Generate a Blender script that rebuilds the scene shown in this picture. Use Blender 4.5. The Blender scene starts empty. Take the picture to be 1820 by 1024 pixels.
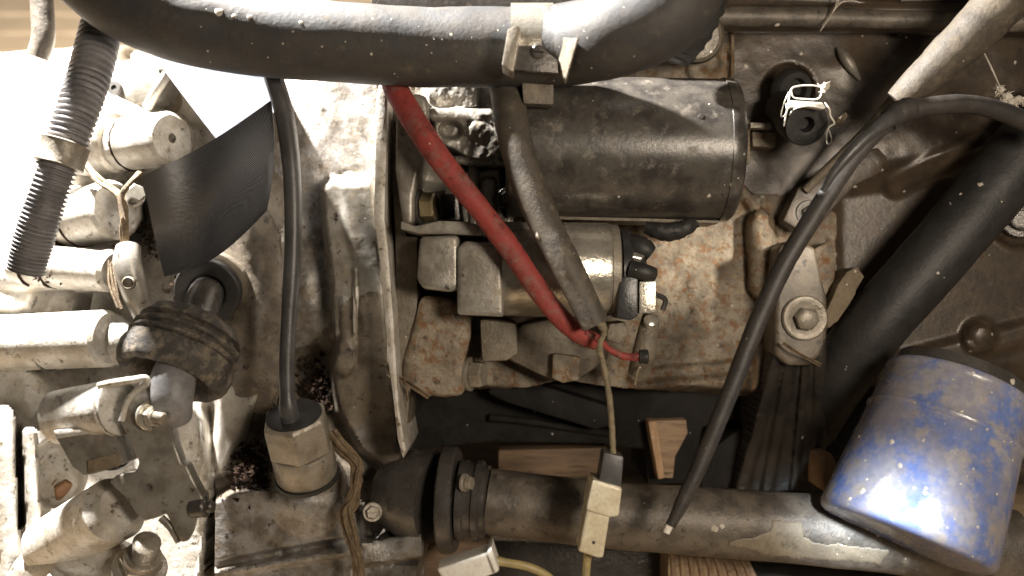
import bpy, bmesh, math, random
import numpy as np
from mathutils import Vector, Matrix, noise as mnoise

random.seed(7)
rnd = random.Random(11)
scene = bpy.context.scene
COL = scene.collection

# ------------------------------------------------------------------ camera
# Lengths below are millimetres in the camera's axes (x right, y up, z towards the camera),
# turned into world metres by W().  The camera looks down at the engine by PITCH degrees.
PITCH = 35.0
DIST = 580.0                       # camera to the face of the engine, mm
MMPX = 1.0 / 3.0                   # one photo pixel on that face, mm
cp, sp = math.cos(math.radians(PITCH)), math.sin(math.radians(PITCH))
ROT = Matrix(((1, 0, 0), (0, sp, -cp), (0, cp, sp)))
FLOOR_Z = -0.26                    # world height of the shed floor


def W(v):
    return ROT @ (Vector(v) * 0.001)


cam_d = bpy.data.cameras.new("camera")
cam = bpy.data.objects.new("camera", cam_d)
COL.objects.link(cam)
cam.location = W((0, 0, DIST))
cam.rotation_euler = (math.radians(90 - PITCH), 0, 0)
cam_d.sensor_width = 36.0
cam_d.lens = 36.0 * DIST / (1820 * MMPX)
cam_d.clip_start = 0.01
cam_d.clip_end = 50
scene.camera = cam
cam_d.dof.use_dof = True
cam_d.dof.focus_distance = DIST * 0.001 - 0.005
cam_d.dof.aperture_fstop = 4.5

# ------------------------------------------------------------------ light
world = bpy.data.worlds.new("World")
scene.world = world
world.use_nodes = True
bg = world.node_tree.nodes["Background"]
bg.inputs[0].default_value = (0.9, 0.78, 0.62, 1)
bg.inputs[1].default_value = 0.07


def lamp(kind, name, loc, energy, colour, aim=None, **kw):
    d = bpy.data.lights.new(name, kind)
    d.energy = energy
    d.color = colour
    for k, v in kw.items():
        setattr(d, k, v)
    o = bpy.data.objects.new(name, d)
    COL.objects.link(o)
    o.location = W(loc)
    if aim is not None:
        o.rotation_euler = (W(aim) - W(loc)).to_track_quat('-Z', 'Y').to_euler()
    return o


# hard work lamp hung up and to the left, a little behind the engine's face
lamp('POINT', "work_lamp", (-370, 510, 56), 185, (1.0, 0.97, 0.93), shadow_soft_size=0.012)
# soft light of the shed behind the camera
lamp('AREA', "shed_light", (290, 60, 640), 3.5, (1.0, 0.865, 0.70), (90, -10, 0), shape='DISK', size=0.16)
# added cool spot, no such lamp seen, for the glare on the blue canister
lamp('SPOT', "glare_spot", (190, 60, 600), 70.0, (0.80, 0.9, 1.0), (200, -128, 40),
     shadow_soft_size=0.02, spot_size=math.radians(7.6), spot_blend=1.0)
# added spot from the right, source unknown, to brighten the block under the starter
lamp('SPOT', "block_spot", (470, 130, 330), 26.0, (1.0, 0.9, 0.74), (132, 22, -55),
     shadow_soft_size=0.022, spot_size=math.radians(8.5), spot_blend=0.9)

scene.view_settings.view_transform = 'Standard'
scene.view_settings.look = 'None'
scene.view_settings.exposure = 0
scene.view_settings.gamma = 1
scene.view_settings.use_curve_mapping = False
scene.cycles.max_bounces = 6


# ------------------------------------------------------------------ helpers
def P(px, py, z=0.0):
    """photo pixel at depth z (mm towards the camera) -> camera-axes mm"""
    s = (DIST - z) / DIST
    return Vector(((px - 910) * MMPX * s, (512 - py) * MMPX * s, z))


def R(rpx, z=0.0):
    return rpx * MMPX * (DIST - z) / DIST


def catmull(pts, n):
    """pts: list of tuples (any length); n samples per span"""
    a = [np.array(p, float) for p in pts]
    a = [2 * a[0] - a[1]] + a + [2 * a[-1] - a[-2]]
    out = []
    for i in range(1, len(a) - 2):
        p0, p1, p2, p3 = a[i - 1:i + 3]
        for j in range(n):
            t = j / n
            out.append(0.5 * (2 * p1 + (p2 - p0) * t + (2 * p0 - 5 * p1 + 4 * p2 - p3) * t * t
                              + (3 * p1 - p0 - 3 * p2 + p3) * t ** 3))
    out.append(a[-2])
    return out


class MB:
    """collects shapes in camera-axes mm and links them as ONE mesh object"""

    def __init__(self):
        self.v, self.f = [], []

    def add(self, vs, fs):
        o = len(self.v)
        self.v += [tuple(p) for p in vs]
        self.f += [tuple(i + o for i in q) for q in fs]
        return self

    def loft(self, rings, cap0=True, cap1=True):
        n = len(rings[0])
        vs = [p for r in rings for p in r]
        fs = []
        for i in range(len(rings) - 1):
            for j in range(n):
                a, b = i * n + j, i * n + (j + 1) % n
                fs.append((a, b, b + n, a + n))
        if cap0:
            fs.append(tuple(reversed(range(n))))
        if cap1:
            k = (len(rings) - 1) * n
            fs.append(tuple(range(k, k + n)))
        return self.add(vs, fs)

    def tube(self, pts, n=18, sub=8, fn=None, wob=0.0, wsc=0.05, flat=1.0, cap0=True, cap1=True):
        """pts: (px, py, z, r_px)"""
        q = [tuple(P(x, y, z)) + (R(r, z),) for x, y, z, r in pts]
        c = catmull(q, sub)
        return self.tube_mm(c, n, fn, wob, wsc, flat, cap0, cap1)

    def tube_mm(self, c, n=18, fn=None, wob=0.0, wsc=0.05, flat=1.0, cap0=True, cap1=True):
        pos = [Vector(p[:3]) for p in c]
        s = 0.0
        rings = []
        T = (pos[1] - pos[0]).normalized()
        U = T.orthogonal().normalized()
        for i, p in enumerate(pos):
            t = (pos[min(i + 1, len(pos) - 1)] - pos[max(i - 1, 0)]).normalized()
            U = (U - t * U.dot(t)).normalized()
            V = t.cross(U)
            if i:
                s += (p - pos[i - 1]).length
            r = c[i][3]
            if fn:
                r = fn(s, r)
            ring = []
            for k in range(n):
                a = 2 * math.pi * k / n
                d = U * math.cos(a) + V * math.sin(a) * flat
                rr = r
                if wob:
                    rr += wob * mnoise.noise((p + d * r) * wsc) + 0.4 * wob * mnoise.noise((p + d * r) * wsc * 3.1)
                ring.append(p + d * rr)
            rings.append(ring)
        return self.loft(rings, cap0, cap1)

    def lathe(self, p0, p1, prof, n=36, wob=0.0, wsc=0.1, roll=0.0):
        """prof: (mm along the axis from p0 towards p1, radius mm)"""
        p0, p1 = Vector(p0), Vector(p1)
        t = (p1 - p0).normalized()
        U = Vector((0, 1, 0)) if abs(t.y) < 0.9 else Vector((1, 0, 0))
        U = (U - t * U.dot(t)).normalized()
        V = t.cross(U)
        rings = []
        for d, r in prof:
            ring = []
            for k in range(n):
                a = 2 * math.pi * k / n + roll
                e = U * math.cos(a) + V * math.sin(a)
                q = p0 + t * d + e * max(r, 0.01)
                if wob:
                    q += e * wob * mnoise.noise(q * wsc)
                ring.append(q)
            rings.append(ring)
        return self.loft(rings)

    def prism(self, poly, z0, z1, scale_back=1.0, shift=(0, 0)):
        """outline in photo pixels seen at depth z1 (front), run back to z0; poly may hold (px,py) or (px,py,dz)"""
        fr = [P(q[0], q[1], z1 + (q[2] if len(q) > 2 else 0)) for q in poly]
        area = sum(fr[i].x * fr[(i + 1) % len(fr)].y - fr[(i + 1) % len(fr)].x * fr[i].y for i in range(len(fr)))
        if area < 0:
            fr.reverse()
        c = sum(fr, Vector()) / len(fr)
        bk = []
        for p in fr:
            b = c + (p - c) * scale_back
            bk.append(Vector((b.x + shift[0], b.y + shift[1], z0)))
        n = len(fr)
        fs = [tuple(range(n)), tuple(n + i for i in reversed(range(n)))]
        for i in range(n):
            j = (i + 1) % n
            fs.append((i, n + i, n + j, j))
        return self.add(fr + bk, fs)

    def hexhead(self, c, axis, r, h, washer=1.35, roll=0.2, recess=0.0, dome=0.0):
        """hex bolt head whose seat is at c"""
        a = Vector(axis).normalized()
        c = Vector(c)
        if washer:
            self.lathe(c - a * 1.0, c + a, [(0, 0), (0, r * washer), (1.6, r * washer), (2.0, r * washer * .95), (2.0, 0)], 32)
        top = [(1.5, 0), (1.5, r), (h - r * .13, r), (h, r * .86)]
        if recess:
            top += [(h, r * .62), (h - recess, r * .55), (h - recess, 0)]
        elif dome:
            top += [(h + dome * .7, r * .5), (h + dome, 0)]
        else:
            top += [(h, 0)]
        self.lathe(c, c + a, top, 6, roll=roll)
        return self

    def stud(self, c, axis, r, h, pitch=1.1):
        a = Vector(axis).normalized()
        pr = [(0, 0)]
        d = 0.0
        while d < h - 1:
            pr += [(d, r * .86), (d + pitch * .5, r)]
            d += pitch
        pr += [(h - .6, r * .86), (h, r * .7), (h, 0)]
        return self.lathe(Vector(c), Vector(c) + a, pr, 20)

    def blob(self, c, r, wob=0.25, seed=0, n=10, squash=(1, 1, 1)):
        c = Vector(c)
        rings = []
        for i in range(n + 1):
            th = math.pi * i / n
            ring = []
            for k in range(n + 4):
                ph = 2 * math.pi * k / (n + 4)
                d = Vector((math.sin(th) * math.cos(ph), math.cos(th), math.sin(th) * math.sin(ph)))
                rr = r * (1 + wob * mnoise.noise(d * 1.7 + Vector((seed, seed * .7, 0))))
                ring.append(c + Vector((d.x * squash[0], d.y * squash[1], d.z * squash[2])) * rr)
            rings.append(ring)
        return self.loft(rings)

    def build(self, name, mat, parent=None, bevel=0.0, seg=2, angle=38, label=None, cat=None, group=None, kind=None,
              rough=0.0, rsc=0.15, sub=0):
        bm = bmesh.new()
        vs = [bm.verts.new(p) for p in self.v]
        for q in self.f:
            try:
                bm.faces.new([vs[i] for i in q])
            except ValueError:
                pass
        bmesh.ops.remove_doubles(bm, verts=bm.verts, dist=0.004)
        bmesh.ops.dissolve_degenerate(bm, dist=0.002, edges=bm.edges)
        bmesh.ops.recalc_face_normals(bm, faces=bm.faces)
        if bevel:
            es = [e for e in bm.edges if len(e.link_faces) == 2 and e.calc_face_angle(0) > math.radians(28)]
            bmesh.ops.bevel(bm, geom=es, offset=bevel, segments=seg, affect='EDGES', clamp_overlap=True, profile=0.6)
        if sub or rough:
            for _ in range(sub):
                bmesh.ops.triangulate(bm, faces=[f for f in bm.faces if len(f.verts) > 4])
                le = [e for e in bm.edges if e.calc_length() > 3.5]
                if le:
                    bmesh.ops.subdivide_edges(bm, edges=le, cuts=1, use_grid_fill=True)
        if rough:
            bm.normal_update()
            for v in bm.verts:
                v.co += v.normal * rough * (mnoise.noise(v.co * rsc) + .5 * mnoise.noise(v.co * rsc * 2.7))
        c = Vector((0, 0, 0))
        for v in bm.verts:
            v.co = W(v.co)
            c += v.co
        c /= max(1, len(bm.verts))
        for v in bm.verts:
            v.co -= c
        me = bpy.data.meshes.new(name)
        bm.to_mesh(me)
        bm.free()
        me.shade_smooth()
        me.set_sharp_from_angle(angle=math.radians(angle))
        me.materials.append(mat)
        o = bpy.data.objects.new(name, me)
        COL.objects.link(o)
        if parent is not None:
            base = Vector((0, 0, 0))
            q = parent
            while q is not None:
                base += q.location
                q = q.parent
            o.parent = parent
            o.location = c - base
        else:
            o.location = c
        tag(o, label, cat, group, kind)
        return o


def tag(o, label=None, cat=None, group=None, kind=None):
    for k, v in (("label", label), ("category", cat), ("group", group), ("kind", kind)):
        if v:
            o[k] = v
    return o


def thing(name, loc, label, cat, group=None):
    o = bpy.data.objects.new(name, None)
    o.empty_display_size = 0.02
    COL.objects.link(o)
    o.location = W(loc)
    return tag(o, label, cat, group)


# ---- height fields for cast metal (a relief with its real depth, in mm)
def fbm(X, Y, scale, octv=4, seed=0):
    rs = np.random.RandomState(seed)
    out = np.zeros_like(X, dtype=float)
    amp, tot = 1.0, 0.0
    for o in range(octv):
        g = rs.rand(257, 257)
        u, v = X / scale + 50.3, Y / scale + 70.7
        i, j = np.floor(u).astype(int), np.floor(v).astype(int)
        fx, fy = u - i, v - j
        fx, fy = fx * fx * (3 - 2 * fx), fy * fy * (3 - 2 * fy)
        i0, i1, j0, j1 = i % 257, (i + 1) % 257, j % 257, (j + 1) % 257
        out += amp * ((g[i0, j0] * (1 - fx) + g[i1, j0] * fx) * (1 - fy) + (g[i0, j1] * (1 - fx) + g[i1, j1] * fx) * fy - .5)
        tot += amp
        amp *= .5
        scale *= .5
    return out / tot * 2


def sstep(a, b, x):
    t = np.clip((x - a) / (b - a), 0, 1)
    return t * t * (3 - 2 * t)


class HF:
    def __init__(self, x0, x1, y0, y1, step, z):
        xs, ys = np.arange(x0, x1 + step, step), np.arange(y0, y1 + step, step)
        self.X, self.Y = np.meshgrid(xs, ys)
        self.X = self.X.astype(float)
        self.Y = self.Y.astype(float)
        self.h = np.full(self.X.shape, float(z))
        self.mask = np.ones(self.X.shape, bool)

    def sdf(self, poly):
        X, Y = self.X, self.Y
        d = np.full(X.shape, 1e9)
        ins = np.zeros(X.shape, bool)
        n = len(poly)
        for i in range(n):
            ax, ay = poly[i]
            bx, by = poly[(i + 1) % n]
            ex, ey = bx - ax, by - ay
            t = np.clip(((X - ax) * ex + (Y - ay) * ey) / (ex * ex + ey * ey + 1e-9), 0, 1)
            d = np.minimum(d, np.hypot(X - ax - t * ex, Y - ay - t * ey))
            if ay != by:
                c = ((ay > Y) != (by > Y)) & (X < (bx - ax) * (Y - ay) / (by - ay) + ax)
                ins ^= c
        return np.where(ins, -d, d)

    def plate(self, poly, z, soft=6, add=False):
        jit = fbm(self.X, self.Y, 40, 3, len(poly)) * 3
        w = sstep(soft, -soft, self.sdf(poly) + jit)
        self.h = self.h + w * z if add else self.h * (1 - w) + z * w
        return self

    def seg(self, a, b):
        ex, ey = b[0] - a[0], b[1] - a[1]
        t = ((self.X - a[0]) * ex + (self.Y - a[1]) * ey) / (ex * ex + ey * ey)
        tc = np.clip(t, 0, 1)
        return np.hypot(self.X - a[0] - tc * ex, self.Y - a[1] - tc * ey), t

    def cyl(self, a, b, r0, r1, z0, z1, k=2.0):
        """half-round bar from a to b: radii px, axis depth mm; blended softly into the face"""
        d, t = self.seg(a, b)
        t = np.clip(t, 0, 1)
        r = r0 + (r1 - r0) * t
        zc = z0 + (z1 - z0) * t
        q = np.clip(1 - (d / r) ** 2, 0, None)
        c = np.where(d < r, zc + np.sqrt(q) * r * MMPX, -500)
        hh = np.clip(k - np.abs(self.h - c), 0, None)
        self.h = np.maximum(self.h, c) + hh * hh / (4 * k)
        return self

    def ridge(self, a, b, w, dz):
        d, t = self.seg(a, b)
        self.h += dz * sstep(w, w * .35, d)
        return self

    def disc(self, x, y, r, dz, soft=4, ry=None):
        d = np.hypot(self.X - x, (self.Y - y) * (r / (ry or r)))
        self.h += dz * sstep(r + soft, r - soft, d)
        return self

    def bump(self, x, y, sx, sy, dz):
        self.h += dz * np.exp(-((self.X - x) / sx) ** 2 - ((self.Y - y) / sy) ** 2)
        return self

    def rough(self, amp, scale, seed=0, octv=4):
        self.h += amp * fbm(self.X, self.Y, scale, octv, seed)
        return self

    def cut(self, poly, inside=True):
        s = self.sdf(poly) + 2.5 * fbm(self.X, self.Y, 25, 3, 5)
        step = self.X[0, 1] - self.X[0, 0]
        self.mask &= s < step * .8
        gy, gx = np.gradient(s, step)
        g = np.hypot(gx, gy) + 1e-6
        near = (np.abs(s) < step * .85)
        self.X = np.where(near & (s > -step * .3), self.X - s * gx / g, self.X)    # outline runs smoothly
        self.Y = np.where(near & (s > -step * .3), self.Y - s * gy / g, self.Y)
        return self

    def mb(self, back=None, sel=None):
        m = MB()
        s = (DIST - self.h) / DIST
        xs = (self.X - 910) * MMPX * s
        ys = (512 - self.Y) * MMPX * s
        ny, nx = self.X.shape
        idx = np.arange(ny * nx).reshape(ny, nx)
        keep = self.mask[:-1, :-1] & self.mask[1:, :-1] & self.mask[:-1, 1:] & self.mask[1:, 1:]
        if sel is not None:
            keep &= sel[:-1, :-1]
        a, b, c, d = idx[:-1, :-1][keep], idx[:-1, 1:][keep], idx[1:, 1:][keep], idx[1:, :-1][keep]
        quads = np.stack([d, c, b, a], 1)
        used = np.unique(quads)
        remap = -np.ones(ny * nx, int)
        remap[used] = np.arange(len(used))
        V = np.stack([xs.ravel(), ys.ravel(), self.h.ravel()], 1)[used]
        m.v = [tuple(p) for p in V.tolist()]
        m.f = [tuple(q) for q in remap[quads].tolist()]
        if back is not None:      # walls round the outline, so the casting has thickness
            from collections import Counter
            edges = {}
            for q in m.f:
                for i in range(4):
                    e = (q[i], q[(i + 1) % 4])
                    edges[(min(e), max(e))] = None if (min(e), max(e)) in edges else e
            bd = [e for e in edges.values() if e]
            new = {}
            for e in bd:
                for i in e:
                    if i not in new:
                        new[i] = len(m.v)
                        x, y, z = m.v[i]
                        m.v.append((x, y, min(z - 1, back)))
            for i, j in bd:
                m.f.append((j, i, new[i], new[j]))
        return m


# ------------------------------------------------------------------ materials
def grime(name, base, base2=None, dust=None, dust_amt=0.0, rust=None, rust_amt=0.0, dark=None, dark_amt=0.0,
          rough=0.6, metal=0.0, bump=0.25, scale=1.0, specks=0.0, speck_col=(.7, .64, .55), spec=0.5, sheen=0.0,
          stretch=(1, 1, 1), weave=None, grain=.4):
    m = bpy.data.materials.new(name)
    m.use_nodes = True
    nt = m.node_tree
    nd, lk = nt.nodes, nt.links
    bs = nd["Principled BSDF"]
    tc = nd.new("ShaderNodeTexCoord")
    mp = nd.new("ShaderNodeMapping")
    lk.new(tc.outputs["Object"], mp.inputs[0])
    mp.inputs["Scale"].default_value = stretch
    oi = nd.new("ShaderNodeObjectInfo")
    ad = nd.new("ShaderNodeVectorMath")
    ad.operation = 'ADD'
    lk.new(mp.outputs[0], ad.inputs[0])
    lk.new(oi.outputs["Random"], ad.inputs[1])

    def nz(sc, det=6, off=0.0, ro=0.6):
        n = nd.new("ShaderNodeTexNoise")
        n.noise_dimensions = '4D'
        n.inputs["W"].default_value = off
        n.inputs["Scale"].default_value = sc * scale
        n.inputs["Detail"].default_value = det
        n.inputs["Roughness"].default_value = ro
        lk.new(ad.outputs[0], n.inputs["Vector"])
        return n.outputs["Fac"]

    def ramp(fac, a, b):
        r = nd.new("ShaderNodeMapRange")
        r.interpolation_type = 'SMOOTHSTEP'
        r.inputs["From Min"].default_value = a
        r.inputs["From Max"].default_value = b
        lk.new(fac, r.inputs["Value"])
        return r.outputs[0]

    def mix(fac, a, b):
        x = nd.new("ShaderNodeMix")
        x.data_type = 'RGBA'
        lk.new(fac, x.inputs["Factor"])
        for sock, val in ((x.inputs[6], a), (x.inputs[7], b)):
            if isinstance(val, tuple):
                sock.default_value = (*val, 1)
            else:
                lk.new(val, sock)
        return x.outputs[2]

    base2 = base2 or tuple(c * .6 for c in base)
    col = mix(ramp(nz(70, 7, 1.0), .40, .62), base, base2)
    rfac = None
    if dark:
        col = mix(ramp(nz(150, 8, 2.3, .68), .66 - dark_amt * .3, .74 - dark_amt * .22), col, dark)
    if dust:
        rfac = ramp(nz(110, 9, 5.1, .72), .70 - dust_amt * .42, .86 - dust_amt * .36)
        col = mix(rfac, col, dust)
    if rust:
        rf = ramp(nz(170, 8, 9.7, .72), .74 - rust_amt * .3, .82 - rust_amt * .26)
        col = mix(rf, col, mix(nz(400, 3, 3.0), rust, tuple(c * .45 for c in rust)))
    fine = nz(520, 4, 4.4, .7)
    hv = nd.new("ShaderNodeMix")            # fine grain of dirt in the colour
    hv.data_type = 'RGBA'
    hv.blend_type = 'MULTIPLY'
    hv.inputs["Factor"].default_value = grain
    lk.new(col, hv.inputs[6])
    gr = nd.new("ShaderNodeMapRange")
    gr.inputs["From Min"].default_value, gr.inputs["From Max"].default_value = .3, .7
    gr.inputs["To Min"].default_value, gr.inputs["To Max"].default_value = .55, 1.3
    lk.new(fine, gr.inputs["Value"])
    lk.new(gr.outputs[0], hv.inputs[7])
    col = hv.outputs[2]
    if specks:
        vo = nd.new("ShaderNodeTexVoronoi")
        vo.inputs["Scale"].default_value = 95 * scale
        lk.new(ad.outputs[0], vo.inputs["Vector"])
        s1 = ramp(vo.outputs["Distance"], .10, .06)
        sx = nd.new("ShaderNodeSeparateColor")
        lk.new(vo.outputs["Color"], sx.inputs[0])
        s2 = ramp(sx.outputs[0], 1 - specks - .001, 1 - specks)
        mu = nd.new("ShaderNodeMath")
        mu.operation = 'MULTIPLY'
        lk.new(s1, mu.inputs[0])
        lk.new(s2, mu.inputs[1])
        col = mix(mu.outputs[0], col, speck_col)
    lk.new(col, bs.inputs["Base Color"])
    rr = nd.new("ShaderNodeMapRange")
    rr.inputs["To Min"].default_value = max(.12, rough - .16)
    rr.inputs["To Max"].default_value = min(1, rough + .2)
    lk.new(rfac if rfac is not None else nz(140, 5, 7.7), rr.inputs["Value"])
    lk.new(rr.outputs[0], bs.inputs["Roughness"])
    bs.inputs["Metallic"].default_value = metal
    bs.inputs["Specular IOR Level"].default_value = spec
    if sheen:
        bs.inputs["Sheen Weight"].default_value = sheen
    h1 = nz(210, 7, 6.2, .65)
    ma = nd.new("ShaderNodeMath")
    ma.operation = 'MULTIPLY_ADD'
    lk.new(fine, ma.inputs[0])
    ma.inputs[1].default_value = .45
    lk.new(h1, ma.inputs[2])
    hsrc = ma.outputs[0]
    if weave:
        wv = nd.new("ShaderNodeTexWave")
        wv.inputs["Scale"].default_value = weave[0]
        wv.inputs["Distortion"].default_value = .25
        rm = nd.new("ShaderNodeMapping")
        rm.inputs["Rotation"].default_value = weave[1]
        lk.new(tc.outputs["Object"], rm.inputs[0])
        lk.new(rm.outputs[0], wv.inputs["Vector"])
        mw = nd.new("ShaderNodeMath")
        mw.operation = 'MULTIPLY_ADD'
        lk.new(wv.outputs["Fac"], mw.inputs[0])
        mw.inputs[1].default_value = weave[2]
        lk.new(hsrc, mw.inputs[2])
        hsrc = mw.outputs[0]
    bp = nd.new("ShaderNodeBump")
    bp.inputs["Strength"].default_value = bump
    bp.inputs["Distance"].default_value = .0016
    lk.new(hsrc, bp.inputs["Height"])
    lk.new(bp.outputs[0], bs.inputs["Normal"])
    return m


TAN = (.36, .285, .195)
RUST = (.22, .095, .035)
DARK = (.035, .028, .022)
M = dict(
    alu=grime("dirty_aluminium", (.30, .28, .245), (.19, .17, .14), (.27, .22, .155), .42, RUST, .06, DARK, .28, .5, .3, .22, grain=.25),
    alu_pale=grime("pale_cast_aluminium", (.56, .53, .48), (.40, .36, .30), (.44, .36, .26), .42, RUST, .16, (.10, .075, .05), .36, .55, .1, .4),
    alu_silver=grime("silver_casting", (.36, .345, .33), (.17, .15, .125), (.25, .2, .145), .5, RUST, .12, (.06, .05, .04), .34, .5, .35, .5),
    alu_brown=grime("brown_cast_aluminium", (.20, .168, .125), (.12, .098, .07), (.30, .24, .17), .36, RUST, .1, DARK, .25, .65, .1, .6),
    block=grime("engine_block_iron", (.28, .235, .175), (.15, .12, .085), (.38, .285, .175), .42, (.25, .125, .048), .84, (.065, .045, .03), .42, .7, .05, .6, specks=0.017),
    block_dark=grime("shaded_dark_iron", (.078, .056, .038), (.05, .037, .026), (.125, .09, .06), .32, (.12, .058, .026), .4, (.03, .024, .019), .25, .5, .1, .16, specks=0.016),  # copy of the block iron darkened for shadow
    black=grime("black_iron", (.018, .016, .014), (.011, .010, .009), (.04, .032, .025), .2, None, 0, None, 0, .85, 0, .5, spec=.2),
    motor=grime("dull_black_motor_paint", (.09, .08, .068), (.045, .04, .036), (.17, .147, .118), .44, RUST, .03, (.02, .018, .016), .22, .45, .1, .1, specks=0.017),
    hose=grime("dusty_rubber_hose", (.048, .042, .036), (.034, .033, .033), (.11, .09, .068), .36, None, 0, (.03, .028, .027), .3, .8, 0, .26, specks=0.035),
    hose_tan=grime("mud_dusted_hose", (.08, .064, .045), (.05, .04, .03), (.14, .112, .08), .5, None, 0, (.05, .04, .03), .15, .8, 0, .5),
    sleeve=grime("brown_black_sleeve", (.09, .074, .055), (.06, .05, .04), (.185, .15, .105), .45, None, 0, (.03, .026, .022), .2, .75, 0, .35, specks=0.010),
    rubber=grime("black_rubber", (.03, .028, .026), (.02, .019, .018), (.08, .068, .053), .2, None, 0, None, 0, .68, 0, .3, specks=0.003),
    loom=grime("black_loom_tape", (.035, .031, .029), (.05, .044, .038), (.12, .098, .072), .3, None, 0, None, 0, .66, 0, .3),
    crust=grime("mud_crusted_rubber", (.075, .068, .06), (.045, .04, .036), (.23, .19, .14), .6, None, 0, (.016, .015, .014), .25, .9, 0, 1.0),
    plastic_grey=grime("grey_conduit_plastic", (.25, .24, .24), (.17, .164, .166), (.28, .235, .175), .2, None, 0, (.03, .028, .026), .2, .6, 0, .25),
    plastic_black=grime("black_plastic", (.035, .034, .034), (.025, .024, .024), (.12, .1, .08), .22, None, 0, None, 0, .45, 0, .2),
    cable_grey=grime("grey_cable_sheath", (.075, .073, .072), (.05, .048, .046), (.15, .125, .095), .3, None, 0, None, 0, .55, 0, .15),
    red=grime("red_cable_sheath", (.31, .052, .044), (.21, .042, .036), (.22, .125, .10), .5, None, 0, (.08, .028, .022), .36, .75, 0, .3, spec=.3),
    red_bright=grime("clean_red_sheath", (.6, .05, .04), (.45, .04, .035), rough=.45, bump=.1),
    wire=grime("yellow_wire_sheath", (.42, .33, .14), (.30, .24, .12), (.25, .2, .13), .3, rough=.55, bump=.2, scale=2),
    wire_dirty=grime("dirty_wire_sheath", (.25, .20, .12), (.16, .13, .085), (.38, .31, .17), .35, rough=.75, bump=.6, scale=2),
    white=grime("aged_white_plastic", (.72, .66, .5), (.62, .54, .38), (.45, .36, .23), .14, rough=.45, bump=.12),
    white_clean_and_lit_clip=grime("white_plastic_lit_clip", (.8, .77, .7), (.74, .7, .62), rough=.4, bump=.1),
    zinc=grime("zinc_plated_steel", (.62, .58, .5), (.45, .41, .34), (.32, .25, .17), .25, RUST, .1, None, 0, .38, .7, .25),
    zinc_dull=grime("dull_zinc_steel", (.32, .285, .235), (.21, .18, .14), (.30, .25, .18), .45, RUST, .1, DARK, .15, .5, .25, .35),
    brass=grime("yellow_passivated_steel", (.40, .32, .18), (.28, .22, .12), TAN, .3, None, 0, DARK, .2, .45, .5, .3),
    rust=grime("rusty_steel", (.26, .13, .06), (.17, .085, .04), (.33, .24, .15), .3, None, 0, DARK, .2, .75, .1, .6),
    oil_brown=grime("oil_soaked_aluminium", (.17, .14, .105), (.095, .077, .058), (.26, .21, .15), .36, RUST, .1, (.025, .02, .016), .36, .6, .05, .3),
    wood_old=grime("stained_wood", (.22, .145, .085), (.14, .09, .055), (.16, .11, .07), .4, None, 0, (.05, .035, .022), .35, .8, 0, .5, stretch=(.25, 2.2, 2.2)),
    steel_dark=grime("dark_steel", (.10, .092, .085), (.07, .063, .056), (.19, .155, .11), .32, RUST, .08, None, 0, .42, .35, .3),
    pipe=grime("sooty_pipe", (.16, .135, .108), (.09, .077, .063), (.31, .26, .19), .34, RUST, .05, DARK, .3, .6, .15, .35, specks=0.007),
    paint_patch=grime("bare_primer_patch", (.25, .21, .15), (.18, .15, .11), (.13, .11, .08), .4, rough=.7, bump=.3),
    blue=grime("blue_filter_paint", (.12, .18, .42), (.25, .245, .30), (.31, .27, .24), .52, (.20, .115, .06), .36, (.30, .29, .32), .6, .36, .0, .2, .5, specks=0.025, speck_col=(.75, .7, .66), spec=.6),
    strap=grime("webbing_strap", (.036, .036, .041), (.03, .03, .034), (.07, .067, .066), .2, rough=.45, bump=.5, sheen=.0, weave=(760, (0, .5, .62), .7)),
    strap_lit=grime("strap_lit_tint", (.052, .057, .07), (.042, .046, .056), (.075, .076, .08), .25, rough=.6, bump=.5, weave=(760, (0, .5, .62), .7)),  # strap colour lightened; the lamplight on the upper run is painted in
    shaded_black=grime("shaded_black_casting", (.038, .032, .026), (.022, .019, .016), (.10, .08, .06), .25, None, 0, (.012, .011, .01), .25, .6, .1, .3),  # fading light on the ribbed foot put into the colour
    wood=grime("pale_wood", (.36, .25, .155), (.25, .165, .10), (.20, .14, .09), .4, None, 0, (.08, .055, .035), .35, .8, 0, .5, stretch=(.25, 2.2, 2.2)),
    wood_side=grime("end_wood", (.50, .33, .2), (.40, .25, .14), (.22, .13, .07), .3, None, 0, None, 0, .8, 0, .5, stretch=(3.5, .5, .5)),
    wood_floor=grime("grey_floor_wood", (.40, .30, .19), (.30, .215, .13), (.23, .16, .10), .35, None, 0, (.1, .07, .05), .2, .85, 0, .5, stretch=(.2, 2.2, 2.2)),
    fibre=grime("dry_fibre", (.22, .155, .09), (.13, .09, .05), (.30, .235, .15), .3, rough=.9, bump=.8, scale=2.5),
    lint=grime("pale_lint", (.66, .61, .53), (.52, .46, .38), rough=.95, bump=.8, scale=2),
    chips=grime("rust_flakes", (.03, .018, .012), (.02, .013, .01), (.04, .026, .018), .3, spec=.05, rough=.95, bump=.8, scale=2),  # flakes lie in shade; that is put into their dark colour
    mud=grime("dried_mud", (.22, .168, .11), (.15, .115, .076), (.3, .235, .155), .3, None, 0, DARK, .15, .9, 0, .9),
)

# ================================================================== SETTING: floor boards of the shed
floor = bpy.data.objects.new("floor", None)
COL.objects.link(floor)
floor.location = (0, 0, FLOOR_Z)
tag(floor, "bare board floor under and behind the engine", None, None, 'structure')


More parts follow.
